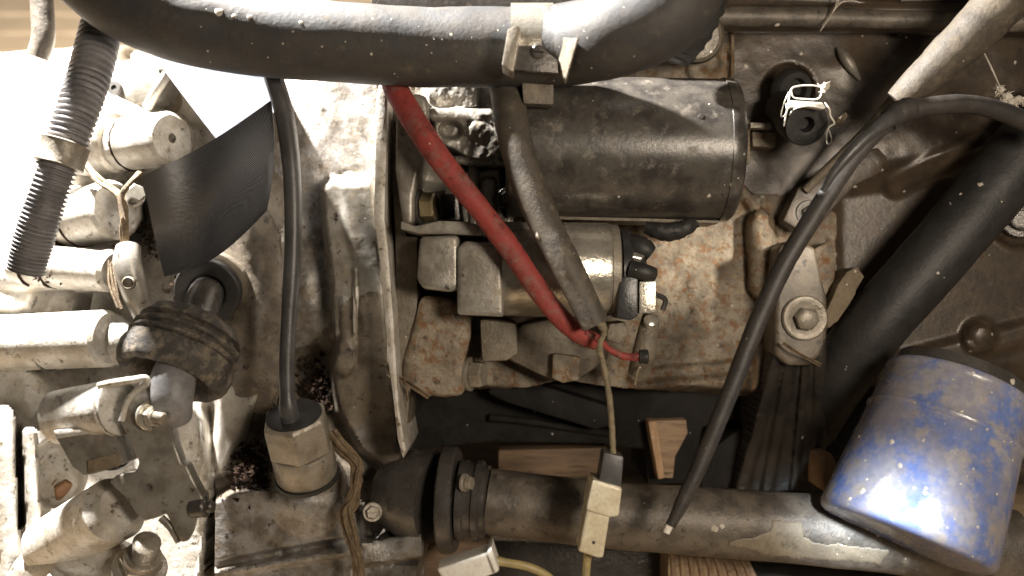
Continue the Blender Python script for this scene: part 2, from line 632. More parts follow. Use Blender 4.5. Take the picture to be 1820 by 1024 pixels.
def plank(i, x0, x1, y0, y1, name="plank", parent=floor, mat=None, z=0.0, th=0.022):
    bm = bmesh.new()
    bmesh.ops.create_cube(bm, size=1)
    bmesh.ops.scale(bm, vec=(x1 - x0, y1 - y0, th), verts=bm.verts)
    bmesh.ops.bevel(bm, geom=list(bm.edges), offset=.0025, segments=1, affect='EDGES')
    me = bpy.data.meshes.new(name)
    bm.to_mesh(me)
    bm.free()
    me.materials.append(mat or M['wood_floor'])
    o = bpy.data.objects.new(name, me)
    COL.objects.link(o)
    o.parent = parent
    o.location = ((x0 + x1) / 2, (y0 + y1) / 2, z - th / 2)
    return o


sub = bpy.data.meshes.new("subfloor")
sub.from_pydata([(-4, -3, -.035), (4, -3, -.035), (4, 5, -.035), (-4, 5, -.035)], [], [(0, 1, 2, 3)])
sub.materials.append(M['black'])
so = bpy.data.objects.new("subfloor", sub)
COL.objects.link(so)
so.parent = floor
y = -.5
i = 0
while y < 3.0:
    wdt = rnd.uniform(.085, .10)
    x = -2.2 + rnd.uniform(-.5, 0)
    while x < 2.0:
        ln = rnd.uniform(1.3, 2.2)
        plank(i, x, x + ln - .004, y, y + wdt - .005, z=rnd.uniform(-.002, .002))
        x += ln
        i += 1
    y += wdt

# ================================================================== ENGINE BLOCK
blk = thing("engine_block", (120, -40, -70),
            "rust-speckled iron engine block behind the starter motor and right of it", "engine block")

# --- the main wall, tan, rust spotted
h = HF(640, 1486, 60, 716, 4, -62)
h.rough(2.2, 90, 1).rough(.9, 22, 2)
h.bump(1230, 560, 120, 130, 5)
h.cyl((1352, 400), (1362, 505), 26, 32, -58, -56, 4)          # bright boss left of the dipstick tube
h.bump(1356, 450, 24, 50, 3)
h.ridge((1130, 668), (1300, 655), 18, 5)
h.ridge((1300, 300), (1345, 380), 14, 3)
h.plate([(1296, 60), (1490, 60), (1490, 240), (1330, 268), (1300, 330)], -54, 6)
h.disc(1265, 118, 44, 6, 5)
h.disc(1262, 112, 17, -3, 4)
h.ridge((1302, 190), (1308, 330), 12, 6)
h.plate([(1380, 500), (1480, 500), (1480, 640), (1330, 700), (1340, 600)], -50, 14)
h.h -= 40 * sstep(1300, 1330, h.X) * sstep(330, 300, h.Y)
h.h -= 60 * sstep(690, 716, h.Y + 6 * np.sin(h.X / 60))
h.bump(1200, 470, 50, 30, -1.5)
h.cut([(640, 60), (1306, 60), (1306, 300), (1340, 330), (1400, 330), (1486, 380), (1486, 700), (1310, 712), (1270, 700), (1110, 690), (1000, 676), (930, 690), (640, 700)])
h.mb(-130).build("block_wall", M['block'], blk, angle=60)

# --- dark side, shadow in its colour, behind the dipstick tube, filter and thick hose
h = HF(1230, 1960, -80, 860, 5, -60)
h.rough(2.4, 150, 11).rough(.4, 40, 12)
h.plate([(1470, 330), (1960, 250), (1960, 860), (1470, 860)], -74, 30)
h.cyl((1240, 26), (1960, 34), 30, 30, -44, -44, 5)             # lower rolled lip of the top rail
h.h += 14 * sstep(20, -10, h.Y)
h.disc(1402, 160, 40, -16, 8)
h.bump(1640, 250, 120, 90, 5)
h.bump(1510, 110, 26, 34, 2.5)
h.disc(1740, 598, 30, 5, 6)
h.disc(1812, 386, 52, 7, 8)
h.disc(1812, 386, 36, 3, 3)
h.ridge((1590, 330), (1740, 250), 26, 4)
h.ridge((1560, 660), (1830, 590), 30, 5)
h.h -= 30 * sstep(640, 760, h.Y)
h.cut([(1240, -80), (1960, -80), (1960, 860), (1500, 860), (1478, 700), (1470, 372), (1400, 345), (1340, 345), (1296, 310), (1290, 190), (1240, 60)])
h.mb(-130).build("shaded_side", M['block_dark'], blk, angle=60)
m = MB()
m.tube([(1489, 84, -55, 3), (1500, 100, -54, 9), (1512, 118, -54, 9), (1528, 142, -56, 3)], n=14, wob=.3)
m.build("pale_smear", M['alu'], blk)  # slim pale smear on the dark side

# rail along the very top right
m = MB()
m.tube([(1235, 30, -34, 17), (1420, 30, -34, 18), (1620, 36, -34, 17), (1960, 44, -34, 17)], n=16, wob=.6)
m.build("top_rail", M['pipe'], blk)
m = MB()
m.prism([(1262, -40), (1960, -40), (1960, 8), (1700, 2), (1262, 6)], -90, -40)
m.build("cover_lip", M['block_dark'], blk, bevel=1.5, sub=1, rough=.5)
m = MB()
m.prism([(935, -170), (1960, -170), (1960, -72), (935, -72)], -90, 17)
m.build("shade_block", M['block_dark'], blk, bevel=6, seg=3)  # unseen box above the view, added to keep the lamp off the thick hose
# cover flange seen above the big hose
m = MB()
m.prism([(660, -50), (1240, -50), (1240, 20), (1060, 12), (840, 18), (660, 10)], -80, 4)
m.build("top_bracket", M['steel_dark'], blk, bevel=1.2)

# bracket steps beside the starter's end
m = MB()
m.prism([(1334, 217), (1371, 219), (1371, 229), (1334, 227)], -60, -34)
m.build("lug", M['zinc_dull'], blk, bevel=.5)
m = MB()
m.prism([(1337, 234), (1381, 236), (1378, 262), (1338, 260)], -62, -42)
m.build("lug", M['block'], blk, bevel=.8)
m = MB()
m.prism([(1306, 200), (1334, 212), (1334, 290), (1312, 296)], -64, -44)
m.build("lug", M['block'], blk, bevel=1.2)

# link plate with an eye, leaning right
m = MB()
m.prism([(1392, 392), (1418, 335), (1455, 312), (1530, 270), (1562, 262), (1578, 280), (1566, 308), (1520, 330), (1482, 372), (1454, 404), (1420, 410)],
        -62, -40)
pl = m.build("link_plate", M['block_dark'], blk, bevel=1.6, sub=1, rough=.35)
m = MB()
c = P(1436, 378, -40)
m.hexhead(c, (0, -.1, 1), 4.6, 4, washer=1.7)
m.build("bolt", M['steel_dark'], pl)

# arm with a big washer and bolt, ribbed foot below
m = MB()
m.prism([(1384, 440), (1412, 426), (1450, 440), (1462, 500), (1470, 530), (1470, 600), (1460, 630), (1440, 650), (1400, 650), (1378, 630), (1378, 560), (1380, 500)],
        -80, -22, 1.0)
arm = m.build("support_arm", M['oil_brown'], blk, bevel=3, seg=3, sub=1, rough=.2)
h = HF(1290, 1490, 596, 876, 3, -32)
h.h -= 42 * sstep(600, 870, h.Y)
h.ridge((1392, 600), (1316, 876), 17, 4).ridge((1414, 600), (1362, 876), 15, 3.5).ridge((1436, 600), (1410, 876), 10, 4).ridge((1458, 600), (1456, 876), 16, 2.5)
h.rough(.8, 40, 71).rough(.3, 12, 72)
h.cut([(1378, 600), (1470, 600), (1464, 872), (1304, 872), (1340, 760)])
h.mb(-110).build("ribbed_foot", M['shaded_black'], arm, angle=60)
m = MB()
c = P(1428, 565, -23)
m.lathe(c, c + Vector((0, 0, 1)), [(0, 0), (0, 14), (3, 14), (4, 13), (4, 9.5), (3.2, 8), (3.2, 0)], 40, wob=.25)
m.build("washer", M['zinc_dull'], arm)
m = MB()
m.hexhead(c + Vector((0, 0, 3)), (.05, -.12, 1), 7.2, 7, washer=0, dome=.8, roll=.35)
m.build("bolt", M['zinc_dull'], arm)

# flaky wedge and rusty sliver right of the arm
m = MB()
m.prism([(1470, 585), (1466, 560), (1490, 505), (1506, 482), (1524, 474), (1536, 492), (1520, 524), (1490, 572)], -58, -30)
m.build("bracket_ear", M['mud'], blk, bevel=1.5, sub=2, rough=.8, rsc=.3)
m = MB()
m.prism([(1430, 470), (1450, 440), (1476, 430), (1488, 452), (1484, 500), (1466, 530), (1450, 512)], -66, -40)
m.build("rust_scab", M['block'], blk, bevel=1.5, sub=2, rough=1.0, rsc=.4)

# bolts on the dark side
c = P(1812, 388, -62)
m = MB()
m.lathe(c, c + Vector((-.25, .05, 1)), [(0, 0), (0, 13), (4, 12.5), (4.5, 9), (9, 8.6), (9.5, 7.8), (9.5, 4.5), (6, 4), (6, 0)], 32, wob=.2)
m.build("plug", M['steel_dark'], blk)
c = P(1738, 597, -70)
m = MB()
m.lathe(c, c + Vector((-.1, -.1, 1)), [(0, 0), (0, 9), (4, 8.6), (7, 6), (7.6, 3), (7.8, 0)], 24, wob=.3)
m.build("rivet", M['block_dark'], blk)
# steel rod running down behind the dipstick tube
m = MB()
m.tube([(1588, 176, -10, 9), (1540, 232, -16, 9), (1470, 300, -30, 8), (1432, 338, -38, 8)], n=12)
m.build("stay_rod", M['alu_brown'], blk)

# oil sump and cross member low down, plain black
m = MB()
m.prism([(700, 690), (1180, 676), (1330, 690), (1330, 742), (1250, 760), (1230, 860), (1150, 864), (1148, 800), (1070, 790), (880, 786), (730, 800)], -190, -96)
m.build("oil_sump", M['black'], blk, bevel=3)
m = MB()
m.prism([(872, 664), (960, 684), (1090, 724), (1100, 752), (1060, 764), (900, 716), (868, 700)], -96, -70)
m.build("sump_rib", M['black'], blk, bevel=2)
m = MB()
m.prism([(1470, 590), (1600, 560), (1640, 640), (1560, 700), (1470, 880), (1240, 880), (1262, 800), (1340, 742), (1470, 720)], -170, -84)
m.build("engine_mount", M['black'], blk, bevel=4)
# the mass of the engine behind its face
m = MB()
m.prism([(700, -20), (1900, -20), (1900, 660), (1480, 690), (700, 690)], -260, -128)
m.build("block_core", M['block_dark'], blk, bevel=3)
m = MB()
m.lathe(P(1240, 66, -60), P(1240, 66, 16), [(0, 0), (0, 17), (50, 16), (58, 15), (74, 14), (76, 12), (76, 0)], 30, wob=.4)
m.build("shade_neck", M['alu_brown'], blk)  # hidden neck behind the stub, added to shade the thick hose
for pts in ([(870, 742, -90, 7), (960, 752, -92, 7), (1080, 770, -94, 7)], [(860, 700, -88, 5), (980, 726, -88, 5), (1096, 760, -90, 5)]):
    m = MB()
    m.tube(pts, n=12, wob=.5)
    m.build("oil_line", M['black'], blk)
# cast pads under the starter
m = MB()
m.prism([(930, 575), (1010, 560), (1075, 575), (1082, 640), (1030, 676), (985, 680), (900, 640), (900, 600)], -90, -34)
m.build("pad", M['alu_brown'], blk, bevel=5, sub=1, rough=.25)
m = MB()
m.prism([(982, 628), (1032, 634), (1030, 676), (1000, 682), (980, 672)], -60, -26)
m.build("pad", M['block'], blk, bevel=2, sub=1, rough=.3)

# ================================================================== GEARBOX
gb = thing("gearbox", (-170, -40, -60),
           "dusty cast aluminium gearbox case filling the sunlit left side, with bosses, ribs and seams", "gearbox")

# --- bell housing: the middle stretch between strap and flange
h = HF(380, 760, 110, 1060, 4, -52)
h.h += -5 * sstep(330, 110, h.Y)
h.rough(1.6, 90, 21).rough(.35, 18, 22)
h.bump(440, 560, 55, 190, 16)                                   # brown bulge left of the grey cable
h.bump(430, 400, 40, 60, 8)
h.bump(560, 250, 60, 120, 6)
h.bump(545, 520, 30, 60, 6)
h.bump(545, 660, 36, 60, -22)                                   # dark hollow behind the slab
h.bump(470, 790, 60, 60, -16)
slab = [(570, 336), (590, 318), (664, 312), (676, 420), (690, 560), (702, 700), (716, 822), (690, 840), (640, 800), (600, 730), (590, 660), (598, 600), (584, 470)]
h.plate(slab, -22, 7)
h.plate([(600, 330), (664, 320), (676, 430), (688, 560), (696, 650), (640, 640), (632, 480)], -19, 8)
h.plate([(591, 520), (604, 524), (606, 604), (590, 604)], -26, 5)
h.disc(612, 632, 21, 9, 4, 36)
h.ridge((628, 500), (630, 600), 5, 3)
h.bump(660, 760, 60, 60, -12)
h.plate([(350, 900), (420, 868), (500, 862), (600, 880), (640, 900), (650, 1060), (340, 1060)], -20, 10)
h.cyl((545, 892), (545, 860), 72, 68, -34, -36, 6)
h.ridge((370, 1008), (500, 982), 9, -5)
h.ridge((500, 982), (650, 956), 9, -5)
h.ridge((370, 1022), (640, 978), 9, 4)
h.plate([(640, 962), (752, 945), (756, 992), (640, 1012)], -14, 5)
h.plate([(620, 1010), (750, 996), (740, 1060), (620, 1060)], -30, 6)
h.bump(690, 895, 40, 60, -20)
h.disc(662, 912, 14, 10, 4)
h.cut([(395, 110), (668, 110), (690, 500), (716, 830), (758, 940), (752, 1060), (380, 1060)])
ds = fbm(h.X, h.Y, 46, 4, 91) * 26
clean = np.minimum(h.sdf([(500, 100), (672, 100), (700, 330), (600, 560), (560, 600), (505, 610)]),
                   np.minimum(h.sdf([(330, 886), (420, 872), (500, 872), (610, 884), (650, 930), (650, 1070), (330, 1070)]), h.sdf([(640, 960), (760, 940), (760, 1070), (640, 1070)]))) + ds < 0
h.mb(-120, clean).build("bell_housing", M['alu_silver'], gb, angle=60)
h.mb(-120, ~clean).build("oily_housing", M['oil_brown'], gb, angle=60)

# --- brown skin of the bulge and the lower bell (old oil on it)
h = HF(560, 722, 300, 850, 3, -40)
h.plate(slab, -16.5, 7)
h.plate([(600, 330), (664, 320), (676, 430), (688, 560), (696, 650), (640, 640), (632, 480)], -13.5, 8)
h.h -= 16 * sstep(300, 860, h.Y)
h.plate([(591, 520), (606, 524), (606, 604), (590, 604)], -25, 5)
h.disc(612, 632, 21, 8, 4, 36)
h.ridge((630, 480), (634, 600), 5, 2.5)
h.bump(660, 760, 60, 60, -10)
h.rough(.4, 40, 31).rough(.12, 12, 32)
h.cut(slab)
h.mb(-60).build("rib_slab", M['alu'], gb, angle=60)

# --- brown oily skin on the bulge left of the grey cable
h = HF(390, 520, 340, 760, 4, -52)
h.h += -5 * sstep(330, 110, h.Y)
h.rough(1.6, 90, 21).rough(.35, 18, 22)
h.bump(440, 560, 55, 190, 17.5)
h.bump(430, 400, 40, 60, 9)
h.bump(470, 790, 60, 60, -15)
h.h += .8
h.cut([(405, 380), (470, 360), (500, 420), (505, 560), (498, 690), (470, 740), (420, 720), (396, 560)])
h.mb(-80).build("oily_bulge", M['oil_brown'], gb, angle=60)

# --- mating flange seen edge-on, lamplight on its edge put into the pale colour
m = MB()
m.prism([(672, 150), (686, 148), (690, 172), (686, 300), (684, 390), (690, 440), (699, 560), (704, 640), (709, 720), (722, 800), (716, 818), (706, 780), (697, 700), (689, 640), (680, 520), (669, 420), (664, 390), (668, 180)], -62, 11)
fl = m.build("mating_flange", M['alu_pale'], gb, bevel=2.2, sub=1, rough=.16, rsc=.5)
m = MB()
m.prism([(686, 160), (716, 180), (722, 420), (742, 420), (742, 560), (720, 800), (712, 760), (704, 640), (702, 420)], -62, -12)
m.build("flange_web", M['alu_brown'], gb, bevel=1.5, sub=1, rough=.5)

# --- gear case on the left, bright in the lamp
h = HF(-70, 500, 70, 1070, 4, -82)
h.rough(2.4, 80, 41).rough(.9, 20, 42)
h.plate([(-70, 110), (150, 100), (190, 190), (120, 420), (60, 560), (-70, 560)], -64, 26)
h.plate([(170, 160), (330, 150), (340, 300), (200, 330)], -72, 20)
h.bump(230, 100, 30, 40, -50)
h.bump(306, 182, 26, 36, -50)
h.bump(246, 388, 26, 50, -44)
h.bump(210, 590, 60, 50, -10)
h.bump(175, 545, 40, 40, -14)
for (fa, fb_, fr, za, zb) in (((150, 262), (300, 246), 44, -74, -48), ((60, 400), (204, 373), 50, -80, -56), ((-40, 475), (200, 482), 38, -76, -48), ((-70, 612), (190, 602), 49, -66, -40),
                             ((60, 985), (205, 905), 52, -40, 16)):
    h.cyl(fa, fb_, fr, fr, za - 4, zb - 4, 14)
h.plate([(-70, 620), (50, 640), (110, 700), (60, 760), (-70, 800)], -56, 18)
h.plate([(40, 760), (190, 730), (350, 700), (368, 760), (372, 900), (352, 1070), (40, 1070)], -44, 14)
h.ridge((360, 720), (376, 880), 12, 8)
h.ridge((376, 880), (352, 1070), 12, 10)
h.disc(102, 848, 46, -22, 10, 58)
h.cyl((6, 740), (20, 1060), 20, 18, -40, -38, 4)
h.cyl((52, 770), (66, 1060), 12, 12, -30, -30, 4)
h.ridge((36, 800), (44, 1060), 8, -10)
h.bump(300, 800, 40, 60, 5)
h.plate([(372, 720), (440, 640), (470, 560), (420, 540), (330, 570), (330, 720)], -58, 20)
h.plate([(380, 660), (448, 600), (470, 700), (400, 850), (378, 850)], -50, 14)
h.h += (h.Y - 560) * .045
h.h -= 40 * sstep(130, 80, h.Y - 0.06 * h.X)
h.cut([(-70, 98), (150, 84), (300, 76), (500, 76), (500, 700), (420, 870), (372, 900), (360, 1070), (-70, 1070)])
h.mb(-150).build("gear_case", M['alu_pale'], gb, angle=60)

m = MB()
m.prism([(-120, 130), (760, 130), (740, 960), (-120, 1060)], -280, -122)
m.build("case_core", M['alu_brown'], gb, bevel=3)
m = MB()
m.prism([(206, 8), (420, 30), (420, 54), (206, 34)], -100, -60)
m.build("shade_ledge", M['alu_brown'], gb, bevel=1.5)  # hidden ledge added to cast shade on the case beside the strap
# cylinders, bosses and lugs on the gear case
def boss(name, a, b, za, zb, r, mat, hole=0.0, bev=2.4, wob=.9, par=gb, lip=0.0):
    p0, p1 = P(*a, za), P(*b, zb)
    L = (p1 - p0).length
    rm = R(r, (za + zb) / 2)
    pr = [(0, 0), (0, rm)]
    if lip:
        pr += [(L * .1, rm), (L * .12, rm * (1 - lip)), (L * .22, rm * (1 - lip)), (L * .24, rm)]
    pr += [(L - bev, rm), (L, rm - bev)]
    pr += [(L, hole), (L - 9, hole * .9), (L - 9, 0)] if hole else [(L, 0)]
    mm = MB()
    mm.lathe(p0, p1, pr, 40, wob=wob)
    o = mm.build(name, mat, par)
    if lip:
        t = (p1 - p0).normalized()
        for f in (.13, .36):
            mm = MB()
            q = p0 + t * (L * f)
            mm.lathe(q, q + t, [(0, 0), (0, rm + .3), (.5, rm + .7), (1.3, rm + .5), (1.6, rm), (1.6, 0)], 40, wob=wob + .25, wsc=.3)
            mm.build("seam_ring", M['chips'], o)
    return o


boss("shift_tower", (196, 262), (306, 246), -70, -38, 47, M['alu_pale'], hole=3.2, lip=.06)
boss("tower_collar", (150, 258), (214, 252), -76, -60, 55, M['alu_pale'])
boss("detent_boss", (110, 395), (208, 372), -74, -44, 52, M['alu_pale'], lip=.07)
boss("detent_boss", (40, 470), (206, 482), -70, -36, 38, M['alu_pale'], lip=.05)
boss("shaft_housing", (-60, 612), (196, 602), -60, -30, 50, M['alu_pale'], hole=3.0, lip=.0)
m = MB()
m.lathe(P(86, 612, -44), P(100, 612, -43), [(0, 0), (0, 17.2), (1.0, 17.6), (2, 17.2), (2, 0)], 40, wob=.2)
m.build("seam_ring", M['steel_dark'], gb)
# upright finger of the selector
m = MB()
m.tube([(228, 440, -20, 26), (226, 470, -16, 29), (240, 520, -18, 27), (256, 566, -28, 20), (262, 590, -34, 15)], n=18, wob=.5, flat=.8)
m.build("selector_finger", M['alu'], gb)
m = MB()
c = P(228, 503, -7)
m.lathe(c - Vector((0, 0, 2)), c, [(0, 0), (0, 4.2), (2.5, 4), (3, 3.2), (1.2, 2.6), (1.2, 0)], 20)
m.build("finger_hollow", M['alu_brown'], gb)
# triangular web and strut beside the finger
m = MB()
m.prism([(158, 552), (168, 500), (188, 500), (206, 560), (200, 590), (150, 575)], -80, -48)
m.build("web", M['alu'], gb, bevel=2, sub=1, rough=.4)
m = MB()
m.tube([(298, 130, -40, 9), (276, 165, -44, 9), (262, 190, -50, 9)], n=10, wob=.3)
m.build("web", M['alu_pale'], gb)
m = MB()
m.prism([(206, 160), (236, 128), (284, 122), (296, 132), (278, 172), (240, 186), (206, 172)], -84, -52)
m.build("block_lug", M['alu'], gb, bevel=2, sub=1, rough=.4)
m = MB()
m.prism([(230, 95), (262, 72), (290, 110), (292, 126), (260, 140), (234, 132)], -96, -66)
m.build("block_lug", M['alu'], gb, bevel=2, sub=1, rough=.4)
c = P(205, 158, -52)
m = MB()
m.lathe(c, c + Vector((-.2, .2, 1)), [(0, 0), (0, 5), (2, 4.6), (2, 2), (.8, 1.8), (.8, 0)], 18)
m.build("drain_hole", M['steel_dark'], gb)
# bright hexagon plug under the finger's top, behind the strap
m = MB()
c = P(236, 348, -44)
m.hexhead(c, (.6, .2, .7), 6, 8, washer=1.3)
m.build("plug", M['zinc'], gb)
# orange hex plug sunk in the hollow at lower left
m = MB()
c = P(118, 868, -58)
m.hexhead(c, (.45, -.25, .85), 8.2, 7, washer=1.2, roll=.1, dome=.5)
m.build("drain_plug", M['rust'], gb)
# big pale boss low on the case with its end face, carrying the lever
boss("lever_boss", (92, 972), (214, 900), -14, 34, 56, M['alu_pale'], bev=7, wob=.8)
m = MB()
m.tube([(60, 1040, -30, 60), (110, 1000, -12, 56), (170, 990, 6, 44), (228, 1006, 14, 36)], n=20, wob=.8)
m.build("lever_boss", M['alu_pale'], gb)
m = MB()
m.lathe(P(150, 1052, 10), P(158, 1010, 18), [(0, 0), (0, 22), (6, 22), (7.5, 21), (7.5, 14), (5, 13), (5, 0)], 36, wob=.2)
m.build("filler_neck", M['alu_pale'], gb)
# curved rear cover low in the middle, running to the pipe flange
m = MB()
a, b = P(690, 872, -46), P(792, 888, -30)
m.lathe(a, b, [(0, 0), (0, 22), (8, 26), (18, 28.5), (30, 29), (34, 28), (34, 0)], 40, wob=.9, wsc=.07)
m.build("output_housing", M['steel_dark'], gb)
m = MB()
c = P(662, 910, -12)
m.hexhead(c, (.25, .1, 1), 4.2, 4, washer=1.4)
m.build("bolt", M['zinc_dull'], gb)

# ================================================================== STARTER MOTOR
st = thing("starter_motor", (35, 40, -10),
           "dull black cylindrical starter motor with silver solenoid under the big hose", "starter motor")
m = MB()
z = -12
a, b = P(900, 262, z), P(1302, 268, z)
L = (b - a).length
m.lathe(a, b, [(0, 0), (0, 40), (2, 42.5), (L - 9, 42.5), (L - 8.6, 43.2), (L - 3.5, 43), (L - .8, 41), (L, 38.5), (L, 0)], 72, wob=.12)
body = m.build("motor_body", M['motor'], st)
m = MB()
m.prism([(940, 383), (1150, 388), (1280, 392), (1278, 397), (1150, 394), (940, 389)], -40, -4)
m.build("bottom_seam", M['alu_brown'], st, bevel=.5, sub=1, rough=0.14)
for (x, y_, rr) in ((1130, 215, 2.0), (1242, 216, 3.0)):
    pass
m = MB()
c = P(1242, 217, 22)
m.lathe(c, c + Vector((.0, .35, 1)), [(0, 0), (0, 2.6), (5.5, 2.4), (7, 1.6), (7.2, 0)], 18)
m.build("screw", M['steel_dark'], st)
m = MB()
m.tube([(1146, 404, 6, 10), (1180, 412, 8, 16), (1212, 408, 8, 15), (1234, 396, 4, 10)], n=14, wob=1.2, wsc=.2)
m.build("drip_boot", M['rubber'], st)

# drive-end casting: scalloped nose, feet, webs
m = MB()
m.prism([(704, 190), (716, 172), (738, 165), (758, 170), (762, 200), (758, 240), (752, 280), (742, 320), (736, 352), (736, 398), (716, 400), (710, 360), (702, 300)], -50, 16)
m.build("drive_nose", M['alu'], st, bevel=4.5, seg=4, sub=1, rough=0.18)
m = MB()
m.prism([(712, 392), (738, 402), (780, 392), (830, 394), (860, 404), (856, 420), (800, 416), (745, 416), (712, 408)], -40, 26)
m.build("mounting_foot", M['alu'], st, bevel=1.2, sub=1, rough=0.23, rsc=.3)
h = HF(738, 912, 140, 408, 2, -24)
h.plate([(758, 150), (850, 148), (850, 192), (760, 202)], -2, 5)
h.plate([(764, 196), (826, 194), (856, 206), (884, 214), (890, 250), (886, 284), (858, 290), (826, 282), (800, 268), (770, 258)], 6, 7)
h.cyl((850, 230), (880, 262), 26, 26, 0, 0, 3)
h.cyl((772, 205), (868, 205), 12, 12, 5, 3, 3)
h.disc(802, 232, 19, -10, 5, 14)
h.cyl((800, 284), (892, 292), 8, 8, 2, 2, 3)
h.plate([(812, 302), (892, 298), (896, 396), (820, 400)], -6, 6)
h.cyl((868, 330), (868, 380), 16, 16, -6, -6, 3)
h.cyl((842, 300), (842, 396), 9, 8, -4, -4, 2)
h.plate([(744, 262), (800, 276), (806, 330), (744, 330)], -28, 8)
h.disc(902, 352, 16, -8, 4)
h.bump(770, 170, 20, 14, 2)
h.rough(1.2, 30, 61).rough(.5, 10, 62)
h.mb(-60).build("drive_casting", M['alu'], st, angle=60)
m = MB()
m.prism([(790, 330), (812, 326), (818, 392), (794, 394)], -30, -2)
m.build("stay", M['steel_dark'], st, bevel=1.5)
m = MB()
c = P(744, 368, 2)
m.lathe(c, c + Vector((1, 0, .25)), [(0, 0), (0, 10.5), (1.6, 10.5), (2, 9.8), (2, 0)], 30)
m.build("washer", M['steel_dark'], st)
m = MB()
m.hexhead(c + Vector((1.5, 0, .4)), (1, 0, .25), 8.6, 9.5, washer=0, roll=.25)
m.build("bolt", M['brass'], st)
m = MB()
a = P(784, 366, 2)
m.lathe(a, a + Vector((1, 0, 0)), [(0, 0), (0, 7), (8, 7), (8, 0)], 18)
m.build("stud", M['black'], st)
m = MB()
c = P(902, 352, 2)
m.hexhead(c, (.3, -.1, 1), 5, 6, washer=1.3)
m.build("bolt", M['steel_dark'], st)

# solenoid
a, b = P(868, 478, -2), P(1084, 480, -2)
L = (b - a).length
m = MB()
m.lathe(a, b, [(0, 0), (0, 27.5), (1, 28), (L - 2.5, 28), (L - .6, 27.2), (L, 25.5), (L, 0)], 56, wob=.1)
sol = m.build("solenoid", M['zinc'], st)
m = MB()
a, b = P(1082, 480, -2), P(1101, 480, -2)
m.lathe(a, b, [(0, 0), (0, 26), (.4, 27), (4.6, 27), (5.2, 26), (5.2, 0)], 56)
m.build("end_ring", M['zinc_dull'], sol)
m = MB()
a, b = P(1101, 482, -2), P(1160, 482, -2)
m.lathe(a, b, [(0, 0), (0, 25), (4, 25), (6, 22), (12, 20), (14, 17), (14, 0)], 40, wob=.3)
m.build("terminal_cap", M['plastic_black'], sol)
m = MB()
m.prism([(1100, 492), (1134, 490), (1134, 562), (1120, 570), (1096, 566)], -10, 24)
m.build("terminal_block", M['plastic_black'], sol, bevel=1.2)
m = MB()
m.prism([(1136, 500), (1166, 500), (1166, 556), (1136, 558)], 0, 22)
m.build("terminal_tab", M['zinc'], sol, bevel=.6)
m = MB()
m.tube([(1120, 478, 22, 15), (1145, 484, 24, 15), (1162, 488, 22, 13)], n=14, wob=.4)
m.build("terminal_boot", M['rubber'], sol)
m = MB()
c = P(1128, 462, 14)
m.hexhead(c, (.2, .75, .6), 5, 5, washer=1.3)
m.build("terminal_nut", M['zinc'], sol)
m = MB()
m.tube([(1116, 432, 8, 18), (1142, 442, 12, 20), (1156, 452, 12, 16)], n=14, wob=.5)
m.build("terminal_boot", M['rubber'], sol)
m = MB()
m.tube([(1160, 522, 14, 5), (1182, 532, 12, 5), (1178, 552, 12, 5)], n=8)
m.build("terminal_lug", M['steel_dark'], sol)
m = MB()
m.tube([(1156, 562, 4, 14), (1152, 590, 8, 19), (1144, 630, 8, 21), (1136, 660, 0, 20)], n=16, wob=.4)
m.build("lower_boot", M['alu_brown'], sol)
m = MB()
c = P(1155, 574, 12)
m.lathe(c, c + Vector((.1, .55, .8)), [(0, 0), (0, 4.2), (3, 4.2), (4, 3), (4.2, 0)], 18)
m.build("stud", M['zinc'], sol)
m = MB()
m.prism([(1082, 576), (1114, 572), (1118, 594), (1100, 612), (1078, 604)], -20, 14)
m.build("bracket", M['alu_brown'], sol, bevel=1.5)

# housing boxes at the solenoid's left end
m = MB()
m.prism([(746, 420), (815, 418), (818, 512), (800, 520), (752, 514), (740, 496)], -40, 24)
m.build("fork_housing", M['alu'], st, bevel=4.0, seg=3, sub=1, rough=0.23)
m = MB()
m.prism([(812, 440), (826, 428), (892, 434), (896, 564), (812, 560)], -40, 27)
m.build("fork_housing", M['alu'], st, bevel=2.6, seg=3, sub=1, rough=0.145)
m = MB()
m.prism([(842, 398), (870, 392), (980, 396), (980, 420), (860, 424)], -30, 14)
m.build("solenoid_cradle", M['alu'], st, bevel=2, sub=1, rough=0.18)

# tan casting below with its bolt
m = MB()
m.prism([(748, 524), (800, 530), (836, 556), (836, 600), (826, 640), (826, 704), (790, 708), (740, 702), (712, 672), (716, 640)], -70, -8)
m.build("lower_casting", M['block'], st, bevel=5, seg=3, sub=2, rough=0.32)
m = MB()
m.prism([(852, 566), (918, 574), (922, 630), (900, 642), (856, 644)], -60, -4)
m.build("lower_casting", M['alu_brown'], st, bevel=3, sub=1, rough=0.18)
m = MB()
c = P(836, 665, -18)
m.hexhead(c, (1, 0, .35), 8.4, 9, washer=1.25, roll=.52)
m.build("bolt", M['zinc_dull'], st)

# ================================================================== BIG HOSE along the top, with its clip
m = MB()
m.tube([(90, -150, 44, 78), (180, -40, 46, 77), (300, 30, 44, 74), (420, 58, 40, 71), (560, 72, 38, 70), (700, 82, 36, 70), (820, 84, 36, 70),
        (930, 84, 38, 71), (1020, 78, 48, 72), (1090, 62, 68, 74), (1180, 22, 76, 76), (1215, -40, 72, 78), (1220, -120, 66, 78)],
       n=40, sub=12, wob=.8, wsc=.03)
m.build("coolant_hose", M['hose'], label="thick dusty black rubber hose running across the top of the engine", cat="hose")
# wrinkled cuff where the hose turns up at the right
m = MB()
m.tube([(1200, 92, 20, 34), (1226, 50, 34, 42), (1244, 0, 38, 46), (1248, -70, 38, 48)], n=28, sub=10, wob=1.6, wsc=.12,
       fn=lambda s, r: r + .7 * math.sin(s * 1.1))
m.build("hose_stub", M['rubber'], label="short wrinkled black rubber stub at the right end of the thick top hose", cat="hose stub")

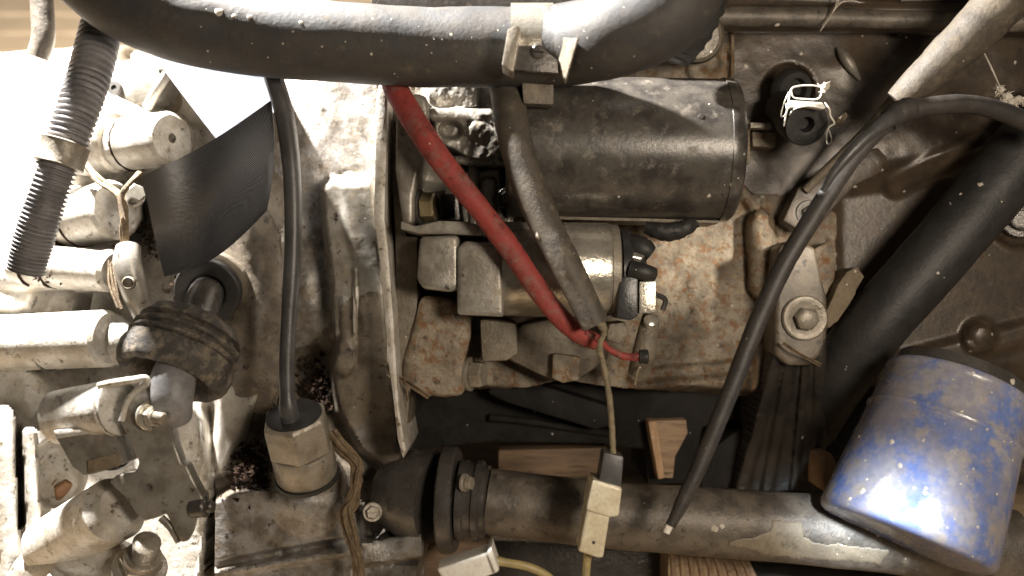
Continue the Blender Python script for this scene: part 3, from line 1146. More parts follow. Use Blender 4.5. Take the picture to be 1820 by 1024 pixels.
hc = thing("hose_clip", P(955, 90, 60), "pale sheet metal clip with flared sides and a slotted screw on the thick top hose", "clip")
m = MB()
pts = []
cz, r0 = 57, R(72, 40) + 1.2
cy = P(945, 84, 40)
for (xx, dx) in ((910, 0), (980, 0)):
    pass
ring0, ring1 = [], []
for k in range(22):
    a = math.radians(-40 + 200 * k / 21)
    for lst, px in ((ring0, 908), (ring1, 982)):
        X = P(px, 84, 40).x
        lst.append((X, cy.y + r0 * math.sin(a), 40 + r0 * math.cos(a)))
vs = ring0 + ring1 + [(x, cy.y + (y - cy.y) * .94, 40 + (z - 40) * .94) for x, y, z in ring0 + ring1]
n = 22
fs = []
for i in range(n - 1):
    fs += [(i, i + 1, n + i + 1, n + i), (2 * n + i, 3 * n + i, 3 * n + i + 1, 2 * n + i + 1), (i, 2 * n + i, 2 * n + i + 1, i + 1), (n + i, n + i + 1, 3 * n + i + 1, 3 * n + i)]
fs += [(0, n, 3 * n, 2 * n), (n - 1, 3 * n - 1, 4 * n - 1, 2 * n - 1)]
m.add(vs, fs)
m.build("band", M['zinc'], hc, angle=30)
m = MB()
m.prism([(914, 56), (990, 62), (992, 130), (914, 124)], 58, 63)
m.build("plate", M['steel_dark'], hc, bevel=.5)
m = MB()
m.prism([(903, 52), (921, 44), (926, 54), (912, 128), (892, 116)], 60, 78)
m.build("flange", M['zinc_dull'], hc, bevel=.6)
m = MB()
m.add([P(984, 66, 62), P(1026, 68, 86), P(1003, 148, 66), P(988, 122, 59), P(987, 66, 61), P(1029, 69, 85), P(1006, 149, 65), P(991, 123, 58)],
      [(0, 1, 2, 3), (7, 6, 5, 4), (0, 4, 5, 1), (1, 5, 6, 2), (2, 6, 7, 3), (3, 7, 4, 0)])
m.build("flange", M['alu_brown'], hc, bevel=.3)
m = MB()
c = P(957, 92, 63)
m.lathe(c, c + Vector((0, 0, 1)), [(0, 0), (0, 4.2), (1.4, 4.0), (2.2, 3.0), (2.2, 0)], 24)
sc = m.build("screw", M['steel_dark'], hc)
m = MB()
m.prism([(948, 90), (966, 91), (966, 94), (948, 93)], 62, 65.5)
m.build("slot", M['black'], sc)
m = MB()
m.prism([(926, 122), (984, 126), (984, 186), (930, 184)], 32, 44)
m.build("tab", M['alu_brown'], hc, bevel=1)

# ================================================================== CORRUGATED CONDUIT, left
cd = thing("corrugated_conduit", P(110, 250, 30), "grey corrugated plastic conduit hanging down the left edge, metal band at its middle", "conduit")
m = MB()
path = [(196, -6, 8, 37), (180, 50, 14, 37), (160, 130, 24, 38), (132, 215, 32, 37), (100, 300, 36, 36), (76, 370, 36, 36), (58, 430, 34, 36), (44, 482, 32, 33)]
q = [tuple(P(x, y_, z)) + (R(r, z),) for x, y_, z, r in path]
c = catmull(q, 52)
m.tube_mm(c, 30, fn=lambda s, r: r - 1.15 + 1.25 * max(-.75, min(.75, 1.5 * math.sin(s * 2 * math.pi / (4.4 - .008 * s)))))
m.build("corrugated_tube", M['plastic_grey'], cd)
m = MB()
a, b = P(118, 254, 34), P(104, 296, 36)
L = (b - a).length
rr = R(40, 34)
m.lathe(a, b, [(0, rr - 2), (0, rr), (.5, rr + .8), (1.6, rr + .3), (L - 1.6, rr + .3), (L - .5, rr + .8), (L, rr), (L, rr - 2)], 40)
m.build("band", M['zinc_dull'], cd)

# thin rusty pipe, top left
m = MB()
m.tube([(72, -40, -30, 20), (76, 30, -30, 20), (76, 70, -30, 20), (66, 102, -30, 19)], n=20, wob=.3)
m.build("thin_pipe", M['pipe'], label="short brown pipe end poking down at the top left corner", cat="pipe")

# ================================================================== WEBBING STRAP (one strap, folded)
m = MB()


def sheet(m, tl, tr, bl, br, nu, nv, bow, th):
    """curved sheet between four points (px, py, z) with thickness th mm"""
    top, bot = [], []
    for j in range(nv + 1):
        v = j / nv
        for i in range(nu + 1):
            u = i / nu
            x = (tl[0] * (1 - u) + tr[0] * u) * (1 - v) + (bl[0] * (1 - u) + br[0] * u) * v
            y = (tl[1] * (1 - u) + tr[1] * u) * (1 - v) + (bl[1] * (1 - u) + br[1] * u) * v
            z = (tl[2] * (1 - u) + tr[2] * u) * (1 - v) + (bl[2] * (1 - u) + br[2] * u) * v
            dx, dy, dz = bow(u, v)
            p = P(x + dx, y + dy, z + dz)
            top.append(p)
            bot.append(p - Vector((0, 0, th)))
    n = nu + 1
    fs = []
    N = len(top)
    for j in range(nv):
        for i in range(nu):
            a = j * n + i
            fs.append((a, a + n, a + n + 1, a + 1))
            fs.append((N + a, N + a + 1, N + a + n + 1, N + a + n))
    for i in range(nu):
        fs.append((i, i + 1, N + i + 1, N + i))
        a = nv * n + i
        fs.append((a + 1, a, N + a, N + a + 1))
    for j in range(nv):
        a = j * n
        fs.append((a + n, a, N + a, N + a + n))
        a = j * n + nu
        fs.append((a, a + n, N + a + n, N + a))
    m.add(top + bot, fs)


wsp = thing("webbing_strap", P(370, 300, 0), "wide woven strap left of the grey cable, black, its folded upper run tinted paler as if lit", "strap")
# upper run comes down from behind the hose, leaning out; lower run hangs back under the fold
sheet(m, (244, 60, -56), (478, 110, -56), (396, 262, 2), (486, 200, 2), 14, 16,
      lambda u, v: (6 * math.sin(v * 3.1) * (u - .3), 14 * math.sin(u * math.pi) * v, 3 * math.sin(v * math.pi)), 1.4)
m.build("upper_run", M['strap_lit'], wsp, angle=60)
m = MB()
sheet(m, (254, 312, 12), (482, 178, 12), (292, 492, -22), (474, 374, -26), 18, 16,
      lambda u, v: (12 * math.sin(v * math.pi) * (u - .2), 10 * math.sin(u * math.pi) * (1 - v) + 24 * math.sin(u * math.pi) * v,
                    9 * math.sin(v * 2.4) * (.4 + u) + 7 * math.sin(math.pi * (.55 * u + .45 * v)) - 3 * (2 * u - 1) ** 2 * (1 - v) + 3 * math.sin(u * 5)), .8)
m.build("lower_run", M['strap'], wsp, angle=60)

# ================================================================== SPEED SENSOR with grey cable
ss = thing("speed_sensor", P(540, 860, -8), "hexagonal metal sensor screwed into the case, its grey cable rising to the thick hose", "sensor")
base, tip = P(548, 872, -6), P(522, 738, 12)
ax = (tip - base).normalized()
tipv = tip
axv = (Vector((tip.x - base.x, tip.y - base.y, 0)).normalized() * .9 + Vector((0, 0, .46))).normalized()
L = 43
bs = tipv - axv * L
m = MB()
m.lathe(bs, bs + axv, [(0, 0), (0, 17.5), (1.5, 18.3), (17, 18.3), (19, 17.6), (19, 0)], 44, wob=.15)
m.build("sensor_body", M['zinc_dull'], ss)
m = MB()
m.lathe(bs, bs + axv, [(18, 0), (18, 17.2), (20, 19.6), (L - 2.5, 19.6), (L, 17.8), (L, 0)], 6, roll=.32)
hx = m.build("hex_nut", M['zinc_dull'], ss, bevel=.7)
m = MB()
m.lathe(bs, bs + axv, [(L - .2, 0), (L - .2, 16.4), (L + .5, 16.2), (L + .9, 14), (L + .9, 0)], 40)
m.build("potting", M['plastic_black'], ss)
m = MB()
m.lathe(bs - axv * 2.4, bs, [(0, 0), (0, 19.2), (2.2, 19.2), (2.4, 18.5), (2.4, 0)], 40)
m.build("seal_ring", M['rubber'], ss)
m = MB()
m.tube([(516, 752, 15, 17), (513, 728, 19, 17), (511, 706, 20, 14), (511, 690, 20, 12.5)], n=18)
m.build("strain_relief", M['cable_grey'], ss)
m = MB()
m.tube([(476, 110, 2, 17), (490, 150, 16, 17), (508, 215, 18, 17), (518, 300, 20, 16), (521, 390, 20, 15.5), (519, 480, 20, 15), (514, 560, 20, 14), (510, 640, 20, 13.5), (511, 712, 20, 13)], n=18, sub=10, wob=.25)
m.build("cable", M['cable_grey'], ss)

# ================================================================== SHIFT ROD with seal, boot and joint
sr = thing("shift_rod", P(350, 580, 0), "shift rod coming out of a round seal into a cracked rubber boot", "shift rod")
A, B = P(374, 512, -20), P(300, 706, 42)
axr = (B - A).normalized()
wa = (axr * .55 + Vector((0, -.05, .9))).normalized()
m = MB()
c = P(368, 520, -24)
m.lathe(c - wa * 8, c, [(0, 0), (0, 18), (2, 20.3), (8, 20.6), (9, 19.8), (9.2, 13.2), (8, 11.5), (3, 11), (3, 0)], 44, wob=.2)
m.build("seal", M['rubber'], sr)
m = MB()
m.lathe(c - wa * 14, c, [(0, 0), (0, 23), (4, 22.4), (5.5, 20), (5.5, 0)], 44, wob=.3)
m.build("seal_seat", M['alu_brown'], sr)
m = MB()
p0 = P(372, 506, -26)
p1 = P(346, 585, 2)
m.lathe(p0, p1, [(0, 0), (1, 6), (3, 9), (7, 10.5), (12, 10.7), ((p1 - p0).length + 12, 10.7), ((p1 - p0).length + 12, 0)], 28)
m.build("rod", M['steel_dark'], sr)
m = MB()
a, b = P(342, 584, 12), P(286, 704, 32)
m.lathe(a, b, [(-7, 12), (-6, 21), (-3, 26), (1, 28.6), (3, 29.6), (4, 26.4), (5, 27), (7.5, 31.2), (9.2, 31.0), (10, 28), (11, 28.6), (13, 32.2), (14.6, 32), (15.4, 29), (16.4, 31.4), (21, 32.8), (27, 32.6), (31, 31.2),
                (33.5, 28.5), (32.5, 25), (27, 22), (18, 20), (12, 17), (11, 0)], 52, wob=1.1, wsc=.11)
m.build("boot", M['crust'], sr, sub=1, rough=.45, rsc=.5, angle=75)
m = MB()
m.tube([(326, 622, 22, 30), (316, 650, 34, 36), (306, 684, 44, 40), (306, 714, 46, 37), (312, 742, 40, 29)], n=24, sub=8, wob=.3)
m.build("rod_end", M['plastic_grey'], sr)

# ================================================================== LEVER PLATE
lv = thing("lever_plate", P(270, 820, 50), "irregular brown cast lever plate bolted to the rod end at lower left", "lever")
m = MB()
m.prism([(213, 752), (219, 716), (238, 690), (258, 670), (270, 690), (278, 716), (300, 752), (309, 784), (322, 824), (332, 828), (346, 858), (362, 888), (372, 898), (350, 926), (346, 944), (336, 962),
         (322, 966), (308, 940), (295, 914), (276, 922), (256, 928), (240, 910), (222, 884), (195, 858), (205, 845), (240, 838), (246, 822), (230, 782)], 34, 50, .84)
pl = m.build("plate", M['alu'], lv, bevel=1.6, seg=3, sub=1, rough=.35)
m = MB()
m.tube([(176, 686, 50, 6.5), (205, 680, 52, 7), (240, 675, 53, 7), (258, 672, 53, 6), (262, 682, 52, 6), (246, 692, 52, 6), (226, 714, 52, 6), (216, 748, 52, 6)], n=12, sub=8, wob=.2)
m.build("hook", M['alu_pale'], lv)
m = MB()
c = P(268, 738, 50)
av = Vector((.75, -.05, .65)).normalized()
m.hexhead(c, av, 6.2, 5.4, washer=1.35, roll=.3)
nut = m.build("nut", M['zinc'], lv)
m = MB()
m.stud(c + av * 5, av, 3.3, 9, 1.2)
m.build("stud", M['zinc_dull'], nut)
m = MB()
c = P(344, 902, 46)
m.lathe(c, c + Vector((1, .1, .2)), [(0, 0), (0, 6), (7, 5.6), (8, 4.6), (8, 3.6), (11, 3.6), (12, 2.6), (12, 0)], 20, wob=.3)
m.build("pin", M['steel_dark'], lv)
m = MB()
m.tube([(286, 920, 46, 7), (304, 938, 46, 7), (318, 962, 44, 7)], n=10)
m.build("edge_rib", M['alu'], lv)
# bolt at the foot
fb = thing("clamp_bolt", P(252, 985, 40), "threaded stud and nut at the bottom left corner below the lever plate", "bolt")
av = Vector((.38, .72, .58)).normalized()
c = P(250, 1004, 34)
m = MB()
m.hexhead(c - av * 3, av, 11.5, 9, washer=1.3, roll=.2)
m.build("nut", M['zinc'], fb)
m = MB()
m.lathe(c + av * 6, c + av * 7, [(0, 0), (0, 10.2), (3, 10), (3.6, 9), (3.6, 0)], 32)
m.build("washer", M['zinc_dull'], fb)
m = MB()
m.stud(c + av * 8, av, 7.6, 15, 1.8)
m.build("stud", M['zinc_dull'], fb)

# ================================================================== SWITCH in front of the lever (cylindrical body on a box foot)
sw = thing("reverse_switch", P(160, 770, 30), "grey cylindrical switch in a box-shaped holder at the left, beside the lever plate", "switch")
m = MB()
a, b = P(104, 742, 22), P(214, 722, 38)
L = (b - a).length
m.lathe(a, b, [(0, 0), (0, 14.2), (1, 15.4), (L - 5, 15.6), (L - 4.6, 16.4), (L - 3.4, 16.4), (L - 3, 14.8), (L - 1.6, 14.8), (L - 1.2, 16.2), (L - .4, 15.8), (L, 14.5), (L, 0)], 40, wob=.2)
m.build("switch_body", M['alu_pale'], sw)
m = MB()
m.tube([(118, 752, 36, 3.5), (150, 742, 38, 3.5), (156, 732, 38, 3.5), (156, 716, 38, 3.5)], n=8)
m.build("wire_clip", M['zinc_dull'], sw)
m = MB()
m.prism([(96, 774), (190, 763), (206, 775), (220, 826), (162, 844), (148, 846), (128, 830)], 8, 42)
bx = m.build("holder", M['alu'], sw, bevel=1.2, sub=1, rough=.3)
m = MB()
m.prism([(154, 818), (204, 806), (214, 828), (156, 842)], 30, 44)
m.build("holder_lip", M['mud'], sw, bevel=.8, sub=1, rough=.3)
m = MB()
m.prism([(94, 766), (190, 756), (196, 766), (100, 780)], 10, 45)
m.build("holder_lit_edge", M['alu_pale'], sw, bevel=.9)  # lamplight on the holder's top edge, put in as a pale strip
m = MB()
a, b = P(196, 800, 18), P(212, 796, 24)
m.lathe(a, b, [(0, 0), (0, 12), (5, 12), (6.5, 11), (6.5, 0)], 28)
m.build("end_cap", M['plastic_black'], sw)

# ================================================================== LOWER PIPE with flange
ep = thing("exhaust_pipe", P(1200, 925, -10), "stout sooty pipe with ring flange running across the bottom", "pipe")
m = MB()
m.tube([(868, 890, -22, 57), (960, 902, -20, 58), (1080, 915, -18, 58), (1220, 925, -16, 60), (1400, 938, -14, 62), (1560, 950, -12, 66), (1680, 962, -10, 68), (1800, 975, -10, 68)], n=44, sub=10, wob=.5)
m.build("tube", M['pipe'], ep)
m = MB()
a, b = P(786, 888, -26), P(816, 889, -25)
m.lathe(a, b, [(0, 0), (0, 31), (1.2, 32.5), (5, 32.8), (8, 32.5), (9.5, 31), (9.5, 0)], 52, wob=.2)
m.build("flange_ring", M['steel_dark'], ep)
m = MB()
a, b = P(818, 888, -24), P(872, 892, -22)
m.lathe(a, b, [(0, 0), (0, 24.5), (4, 24.5), (5, 23), (9, 23), (10, 24.8), (13, 24.8), (14.5, 22), (17, 22), (18, 19), (18, 0)], 48, wob=.2)
m.build("collar", M['steel_dark'], ep)
m = MB()
c = P(826, 858, -2)
m.hexhead(c, (.9, 0, .4), 4.2, 5, washer=1.3)
m.build("nut", M['zinc_dull'], ep)
# bare patch of paint left on the pipe
m = MB()
outl = [(1298, 966), (1312, 960), (1344, 958), (1368, 944), (1376, 926), (1408, 926), (1424, 934), (1426, 956), (1450, 966), (1520, 972), (1580, 980), (1560, 1000), (1470, 996), (1380, 988), (1330, 978)]
def on_pipe(px, py, lift=.35):
    # axis of the tube near px
    ys = np.interp(px, [1220, 1400, 1560, 1680], [925, 938, 950, 962])
    zz = np.interp(px, [1220, 1400, 1560, 1680], [-16, -14, -12, -10])
    r = R(np.interp(px, [1220, 1400, 1560, 1680], [60, 62, 66, 68]), zz) + lift
    z = zz
    for _ in range(12):
        p = P(px, py, z)
        dy = p.y - P(px, ys, zz).y
        z = zz + math.sqrt(max(r * r - dy * dy, .5))
    return P(px, py, z)
hh = HF(1290, 1590, 915, 1004, 2, 0)
sd = hh.sdf(outl) + 5 * fbm(hh.X, hh.Y, 18, 3, 8)
vs, fs, ix = [], [], {}
ny, nx = hh.X.shape
for j in range(ny):
    for i in range(nx):
        ix[(j, i)] = len(vs)
        vs.append(on_pipe(hh.X[j, i], hh.Y[j, i], .45 if sd[j, i] < 0 else .1))
for j in range(ny - 1):
    for i in range(nx - 1):
        if min(sd[j, i], sd[j + 1, i], sd[j, i + 1], sd[j + 1, i + 1]) < 0 and max(sd[j, i], sd[j + 1, i], sd[j, i + 1], sd[j + 1, i + 1]) < 6:
            fs.append((ix[(j, i)], ix[(j + 1, i)], ix[(j + 1, i + 1)], ix[(j, i + 1)]))
m.add(vs, fs)
me_o = m.build("paint_patch", M['paint_patch'], ep, angle=80)

# ================================================================== OIL FILTER
of = thing("oil_filter", P(1650, 860, 20), "rust-stained blue oil filter canister hanging at the lower right corner", "oil filter")
a, b = P(1704, 682, 8), P(1606, 962, 28)
L = (b - a).length
r0, r1 = 41.0, 49.0
pr = [(0, 0), (0, 36), (.4, r0 - 1.5), (2, r0), (4, r0 + .3), (6, r0 - .6), (7.5, r0 - .2)]
for i in range(1, 12):
    t = i / 12
    d = 7.5 + (L - 14) * t
    r = r0 + (r1 - r0) * t
    if i == 3:
        pr += [(d - 1.6, r), (d - .5, r + .9), (d + 1.2, r + .9), (d + 2.4, r)]
    else:
        pr.append((d, r))
pr += [(L - 5, r1), (L - 2.2, r1 - 1), (L - .6, r1 - 3.4), (L, r1 - 7), (L + .6, r1 - 16), (L + .6, 0)]
m = MB()
m.lathe(a, b, pr, 96, wob=.35, wsc=.05)
m.build("canister", M['blue'], of)
m = MB()
m.lathe(a - (b - a).normalized() * 7, a, [(0, 0), (0, 36), (6, 37), (7.2, 36), (7.2, 0)], 60)
m.build("seal_plate", M['steel_dark'], of)

# ================================================================== HOSES AND TUBES ON THE RIGHT
m = MB()
m.tube([(1850, -70, 30, 46), (1775, 10, 26, 44), (1720, 66, 22, 40), (1660, 122, 16, 34), (1612, 166, 10, 27), (1594, 182, 8, 22)], n=30, sub=10, wob=.8, wsc=.08)
m.build("mud_hose", M['hose_tan'], label="mud-dusted brown hose end slanting down from the top right corner", cat="hose")
m = MB()
m.tube([(1900, 190, -26, 62), (1820, 270, -26, 60), (1740, 365, -27, 58), (1650, 470, -28, 57), (1560, 572, -34, 56), (1492, 662, -52, 56), (1440, 740, -90, 56), (1390, 830, -150, 56)], n=32, sub=10, wob=.5)
m.build("thick_hose", M['rubber'], label="thick soft black hose slanting down beside the bolted support arm", cat="hose")

dt = thing("dipstick_tube", P(1400, 450, 44), "thin black tube arching from right edge to a bright cut tip over the pipe", "tube")
m = MB()
m.tube([(1860, 236, 20, 16), (1800, 206, 26, 17), (1740, 188, 32, 17), (1680, 186, 38, 17), (1620, 196, 42, 17), (1570, 222, 44, 17), (1518, 276, 46, 17), (1474, 340, 46, 17), (1430, 410, 46, 17),
        (1390, 478, 46, 17), (1352, 560, 46, 16.5), (1320, 640, 46, 16), (1284, 730, 46, 15.5), (1246, 822, 46, 14.5), (1212, 894, 46, 12.5), (1192, 934, 46, 9)], n=20, sub=10, wob=.3, wsc=.1)
m.build("tube", M['loom'], dt)
m = MB()
m.tube([(1193, 930, 46, 7), (1188, 938, 46, 7), (1184, 947, 46, 6.4)], n=14)
m.build("cut_tip", M['white_clean_and_lit_clip'], dt)
m = MB()
m.tube([(1592, 204, 50, 17), (1560, 226, 58, 13), (1520, 262, 60, 11), (1484, 304, 58, 9), (1462, 340, 55, 6)], n=14, sub=8, wob=.3)
m.build("loom_tail", M['cable_grey'], dt)
m = MB()
m.tube([(1620, 190, 44, 19), (1598, 200, 46, 20.5), (1578, 214, 46, 20)], n=16, wob=.6, wsc=.3)
m.build("tape_wrap", M['loom'], dt)

# ================================================================== CABLES HANGING OVER THE SOLENOID
rc = thing("red_cable", P(900, 400, 40), "thick red battery cable slanting down from under the top hose", "cable")
m = MB()
m.tube([(690, 120, 6, 22), (708, 166, 24, 22.5), (756, 246, 40, 22), (808, 316, 42, 21), (858, 378, 42, 20), (908, 444, 42, 20), (950, 506, 42, 19.5), (992, 560, 40, 18.5), (1030, 594, 36, 17), (1060, 608, 32, 14)],
       n=24, sub=10, wob=.35)
m.build("sheath", M['red'], rc)
m = MB()
m.tube([(1040, 590, 40, 6), (1062, 602, 38, 5.5), (1084, 622, 34, 5), (1112, 634, 32, 7), (1142, 634, 32, 8)], n=14, sub=8, wob=.5, wsc=.4)
m.build("cable_end", M['red'], rc)
m = MB()
m.tube([(1136, 634, 32, 12), (1148, 634, 32, 13), (1152, 634, 32, 11)], n=14, wob=.6, wsc=.4)
m.build("burnt_end", M['rubber'], rc)

wh = thing("sleeved_wire", P(1000, 400, 48), "brown-black sleeve beside the red cable with a yellowish wire down to a white plug", "wire")
m = MB()
m.tube([(893, 110, 6, 31), (902, 170, 28, 31), (914, 240, 46, 30), (936, 318, 50, 30), (966, 392, 52, 29), (1000, 460, 54, 28), (1030, 520, 54, 26), (1058, 578, 54, 25)], n=26, sub=10, wob=.4, cap1=False)
p_end = P(1058, 578, 54)
m.build("sleeve", M['sleeve'], wh)
m = MB()
m.tube([(1050, 560, 52, 9), (1068, 576, 52, 8), (1074, 590, 52, 6), (1068, 606, 51, 5.5), (1066, 624, 50, 6), (1070, 640, 50, 5.2)], n=12, sub=8, wob=.6, wsc=.5)
m.build("frayed_wire", M['wire_dirty'], wh)
m = MB()
m.tube([(1068, 630, 50, 5), (1074, 654, 50, 5), (1082, 700, 50, 5.5), (1087, 750, 50, 5.5), (1090, 810, 50, 5.5)], n=12, sub=8, wob=.25, wsc=.4)
m.build("wire", M['wire_dirty'], wh)
m = MB()
m.prism([(1073, 804), (1109, 812), (1104, 868), (1064, 858)], 38, 55)
m.build("grey_shell", M['cable_grey'], wh, bevel=1.3, seg=2)
m = MB()
m.prism([(1054, 853), (1106, 868), (1100, 918), (1082, 920), (1042, 908)], 32, 58)
wp = m.build("plug", M['white'], wh, bevel=1.6, seg=3)
m = MB()
m.prism([(1043, 904), (1084, 917), (1072, 992), (1062, 992), (1027, 980), (1030, 972)], 34, 56)
m.build("plug", M['white'], wh, bevel=1.6, seg=3)
m = MB()
c = P(1055, 964, 55.6)
m.lathe(c, c + Vector((0, 0, 1)), [(0, 0), (0, 1.1), (.7, .9), (.7, 0)], 10)
m.build("pip", M['steel_dark'], wh)
m = MB()
m.tube([(1046, 978, 46, 8), (1042, 1010, 46, 7.5), (1040, 1060, 46, 7.5)], n=12)
m.build("lead", M['wire'], wh)

# second white plug on the floor side, bottom
w2 = thing("white_connector", P(830, 1004, 60), "white plastic connector with a yellow lead, cut by the bottom edge", "connector")
m = MB()
m.prism([(776, 1012), (876, 980), (888, 1016), (800, 1052)], 46, 66)
m.build("shell", M['white_clean_and_lit_clip'], w2, bevel=1.6, seg=3)
m = MB()
m.prism([(866, 982), (874, 976), (886, 1014), (880, 1020)], 44, 69)
m.build("collar", M['white_clean_and_lit_clip'], w2, bevel=.8)
m = MB()
m.tube([(876, 996, 56, 9), (900, 1000, 56, 7.5), (940, 1008, 56, 7.5), (975, 1026, 54, 7.5), (1000, 1060, 50, 7.5)], n=12)
m.build("lead", M['wire'], w2)

# ================================================================== INJECTOR PLUG WITH WIRE SPRING CLIP
ip = thing("injector_plug", P(1430, 210, -20), "black round plug with a hole, held by the wire spring clip at upper right", "plug")
av = Vector((.12, -.42, .9)).normalized()
c = P(1434, 222, -2)
m = MB()
m.lathe(c - av * 40, c, [(0, 0), (0, 11), (20, 12), (22, 13.5), (38, 13.5), (40, 12.8), (40.4, 6), (40, 4.8), (33, 4.4), (33, 0)], 36, wob=.15)
m.build("plug_body", M['rubber'], ip)
m = MB()
a = P(1402, 158, -44)
m.lathe(a, a + Vector((.3, -.35, .9)), [(0, 0), (0, 13), (6, 13), (8, 11.5), (8, 8), (3, 7), (3, 0)], 30)
m.build("bore_rim", M['rubber'], ip)
kc = thing("spring_clip", P(1436, 190, 12), "bent wire spring clip, whitened to look lit, round the black plug at upper right", "spring clip")
z = 12
m = MB()
for pts in ([(1393, 224, 4, 1.58), (1400, 190, 10, 1.58), (1406, 160, z, 1.73), (1420, 153, z, 1.58), (1444, 152, z, 1.58), (1464, 156, z, 1.73)],
            [(1406, 160, z, 1.73), (1411, 173, z, 1.44), (1432, 176, z, 1.44), (1455, 175, z, 1.58), (1462, 158, z, 1.58)],
            [(1402, 186, z, 1.58), (1396, 204, 8, 1.44), (1388, 206, 4, 1.15), (1393, 184, 8, 1.30), (1402, 164, z, 1.44)],
            [(1466, 182, z, 1.73), (1474, 194, z, 1.87), (1476, 206, 10, 1.73), (1483, 219, 8, 1.58), (1474, 226, 8, 1.44), (1469, 240, 6, 1.30), (1471, 256, 6, 1.15), (1478, 250, 6, 1.15), (1474, 232, 6, 1.01)]):
    m.tube(pts, n=8, sub=8)
m.tube([(1403, 204, 8, 1.44), (1412, 194, 14, 1.44), (1430, 189, 16, 1.44), (1450, 190, 15, 1.44)], n=8, sub=8)
m.build("wire", M['white_clean_and_lit_clip'], kc)  # metal clip wire coloured white; the light on it is in the colour
m = MB()
m.prism([(1400, 182), (1406, 178), (1462, 182), (1468, 191), (1464, 194), (1436, 189), (1402, 192)], 8, 14)
m.build("bridge", M['white_clean_and_lit_clip'], kc, bevel=.5)

# ================================================================== WOOD UNDER THE ENGINE
def block_of_wood(poly, z0, z1, mat, label, rough=.25, name="wood_block", cat="wood block"):
    m = MB()
    m.prism(poly, z0, z1)
    return m.build(name, M[mat], None, bevel=.8, sub=1, rough=rough, label=label, cat=cat)


block_of_wood([(1164, 748), (1220, 746), (1222, 770), (1200, 812), (1196, 850), (1180, 850)], -118, -84, 'wood',
              "pale upright wood offcut between the wire and the dipstick tube")
block_of_wood([(1152, 750), (1166, 748), (1182, 850), (1170, 852)], -118, -80, 'wood_side',
              "narrow bright wood batten on the left edge of the upright offcut", name="wood_batten", cat="wood batten")
block_of_wood([(886, 800), (1078, 796), (1078, 846), (886, 846)], -128, -100, 'wood_old',
              "tan board lying behind the pipe, left of the white plug", name="board", cat="board")
block_of_wood([(744, 962), (868, 956), (862, 1060), (744, 1060)], -100, -66, 'wood_old',
              "orange-brown board under the ring flange at the bottom", name="board", cat="board")
bw = thing("ribbed_board", P(1280, 1010, -60), "pale ribbed board end at the bottom edge below the pipe", "board")
m = MB()
m.prism([(1188, 978), (1330, 992), (1372, 1080), (1186, 1080)], -110, -62)
m.build("board", M['wood'], bw, bevel=.8)
for k in range(9):
    x = 1194 + k * 15.5
    m = MB()
    m.tube([(x + 1, 982 + (x - 1188) * .1, -61.5, 4.6), (x + 3 + k * 1.2, 1020, -61.5, 4.6), (x + 5 + k * 2.4, 1076, -61.5, 4.6)], n=8, sub=3)
    m.build("ridge", M['wood'], bw)
block_of_wood([(1462, 812), (1478, 806), (1500, 850), (1490, 874), (1464, 874)], -80, -40, 'wood_side',
              "small wood wedge tucked left of the blue filter", name="wood_wedge", cat="wood wedge")
m = MB()
m.prism([(870, 960), (1040, 966), (1190, 984), (1190, 1080), (870, 1080)], -150, -96)
m.build("dark_beam", M['steel_dark'], None, bevel=2, label="dark steel beam beneath the pipe at the bottom centre", cat="beam")
m = MB()
m.prism([(1330, 1004), (1460, 1000), (1640, 1010), (1640, 1080), (1360, 1080)], -150, -90)
m.build("dark_beam", M['black'], None, bevel=2, label="black beam beneath the pipe, left of the blue filter", cat="beam")

# ================================================================== FIBRES, TWINE, LINT, CHIPS
def strands(m, path, n, spread, r, seed, sub=6):
    rs = random.Random(seed)
    for k in range(n):
        ox, oy, oz = rs.uniform(-1, 1) * spread, rs.uniform(-1, 1) * spread, rs.uniform(-1, 1) * 2
        pts = []
        for (x, y, z) in path:
            pts.append((x + ox + rs.uniform(-1, 1) * spread * .6, y + oy + rs.uniform(-1, 1) * spread * .4, z + oz, r * rs.uniform(.6, 1.2)))
        m.tube(pts, n=6, sub=sub)


m = MB()
strands(m, [(590, 772, -8), (612, 800, -4), (634, 822, -2), (636, 850, 0), (628, 890, 2), (616, 912, 4), (622, 950, 8), (634, 985, 10), (640, 1022, 10)], 16, 8, 3.6, 3)
m.tube([(592, 776, -8, 4), (618, 806, -5, 6), (638, 836, -3, 5), (630, 880, 0, 6), (618, 912, 2, 9), (630, 960, 6, 7), (640, 1000, 8, 4), (644, 1024, 8, 2)], n=12, sub=12, wob=2.0, wsc=.6)
m.build("dry_root", M['fibre'], label="frayed dry root hanging down right of the hexagonal sensor", cat="root")
m = MB()
strands(m, [(148, 290, -30), (176, 322, -22), (206, 342, -18), (220, 372, -16), (222, 410, -18), (222, 440, -20)], 9, 5, 3.4, 5)
strands(m, [(248, 310, -20), (226, 330, -14), (214, 352, -14), (220, 390, -14)], 5, 4, 3.2, 6)
strands(m, [(196, 470, -22), (200, 510, -20), (212, 550, -20)], 5, 5, 3, 9)
m.build("twine", M['fibre'], label="tangled strand of dry twine beside the strap on the left", cat="twine")
m = MB()
strands(m, [(690, 666, 0), (720, 678, 2), (742, 692, 3), (764, 706, 2)], 6, 4, 1.6, 12)
strands(m, [(718, 672, 3), (724, 690, 4), (725, 712, 4)], 2, 1.5, 1.6, 13)
m.build("dry_grass", M['fibre'], label="wisps of dry grass caught on the flange under the starter", cat="grass wisp")
m = MB()
strands(m, [(676, 480, 9), (684, 520, 9), (690, 580, 9), (692, 640, 9)], 5, 4, .7, 15)
m.build("lint_thread", M['lint'], label="pale threads of lint along the bright flange edge", cat="lint")
m = MB()
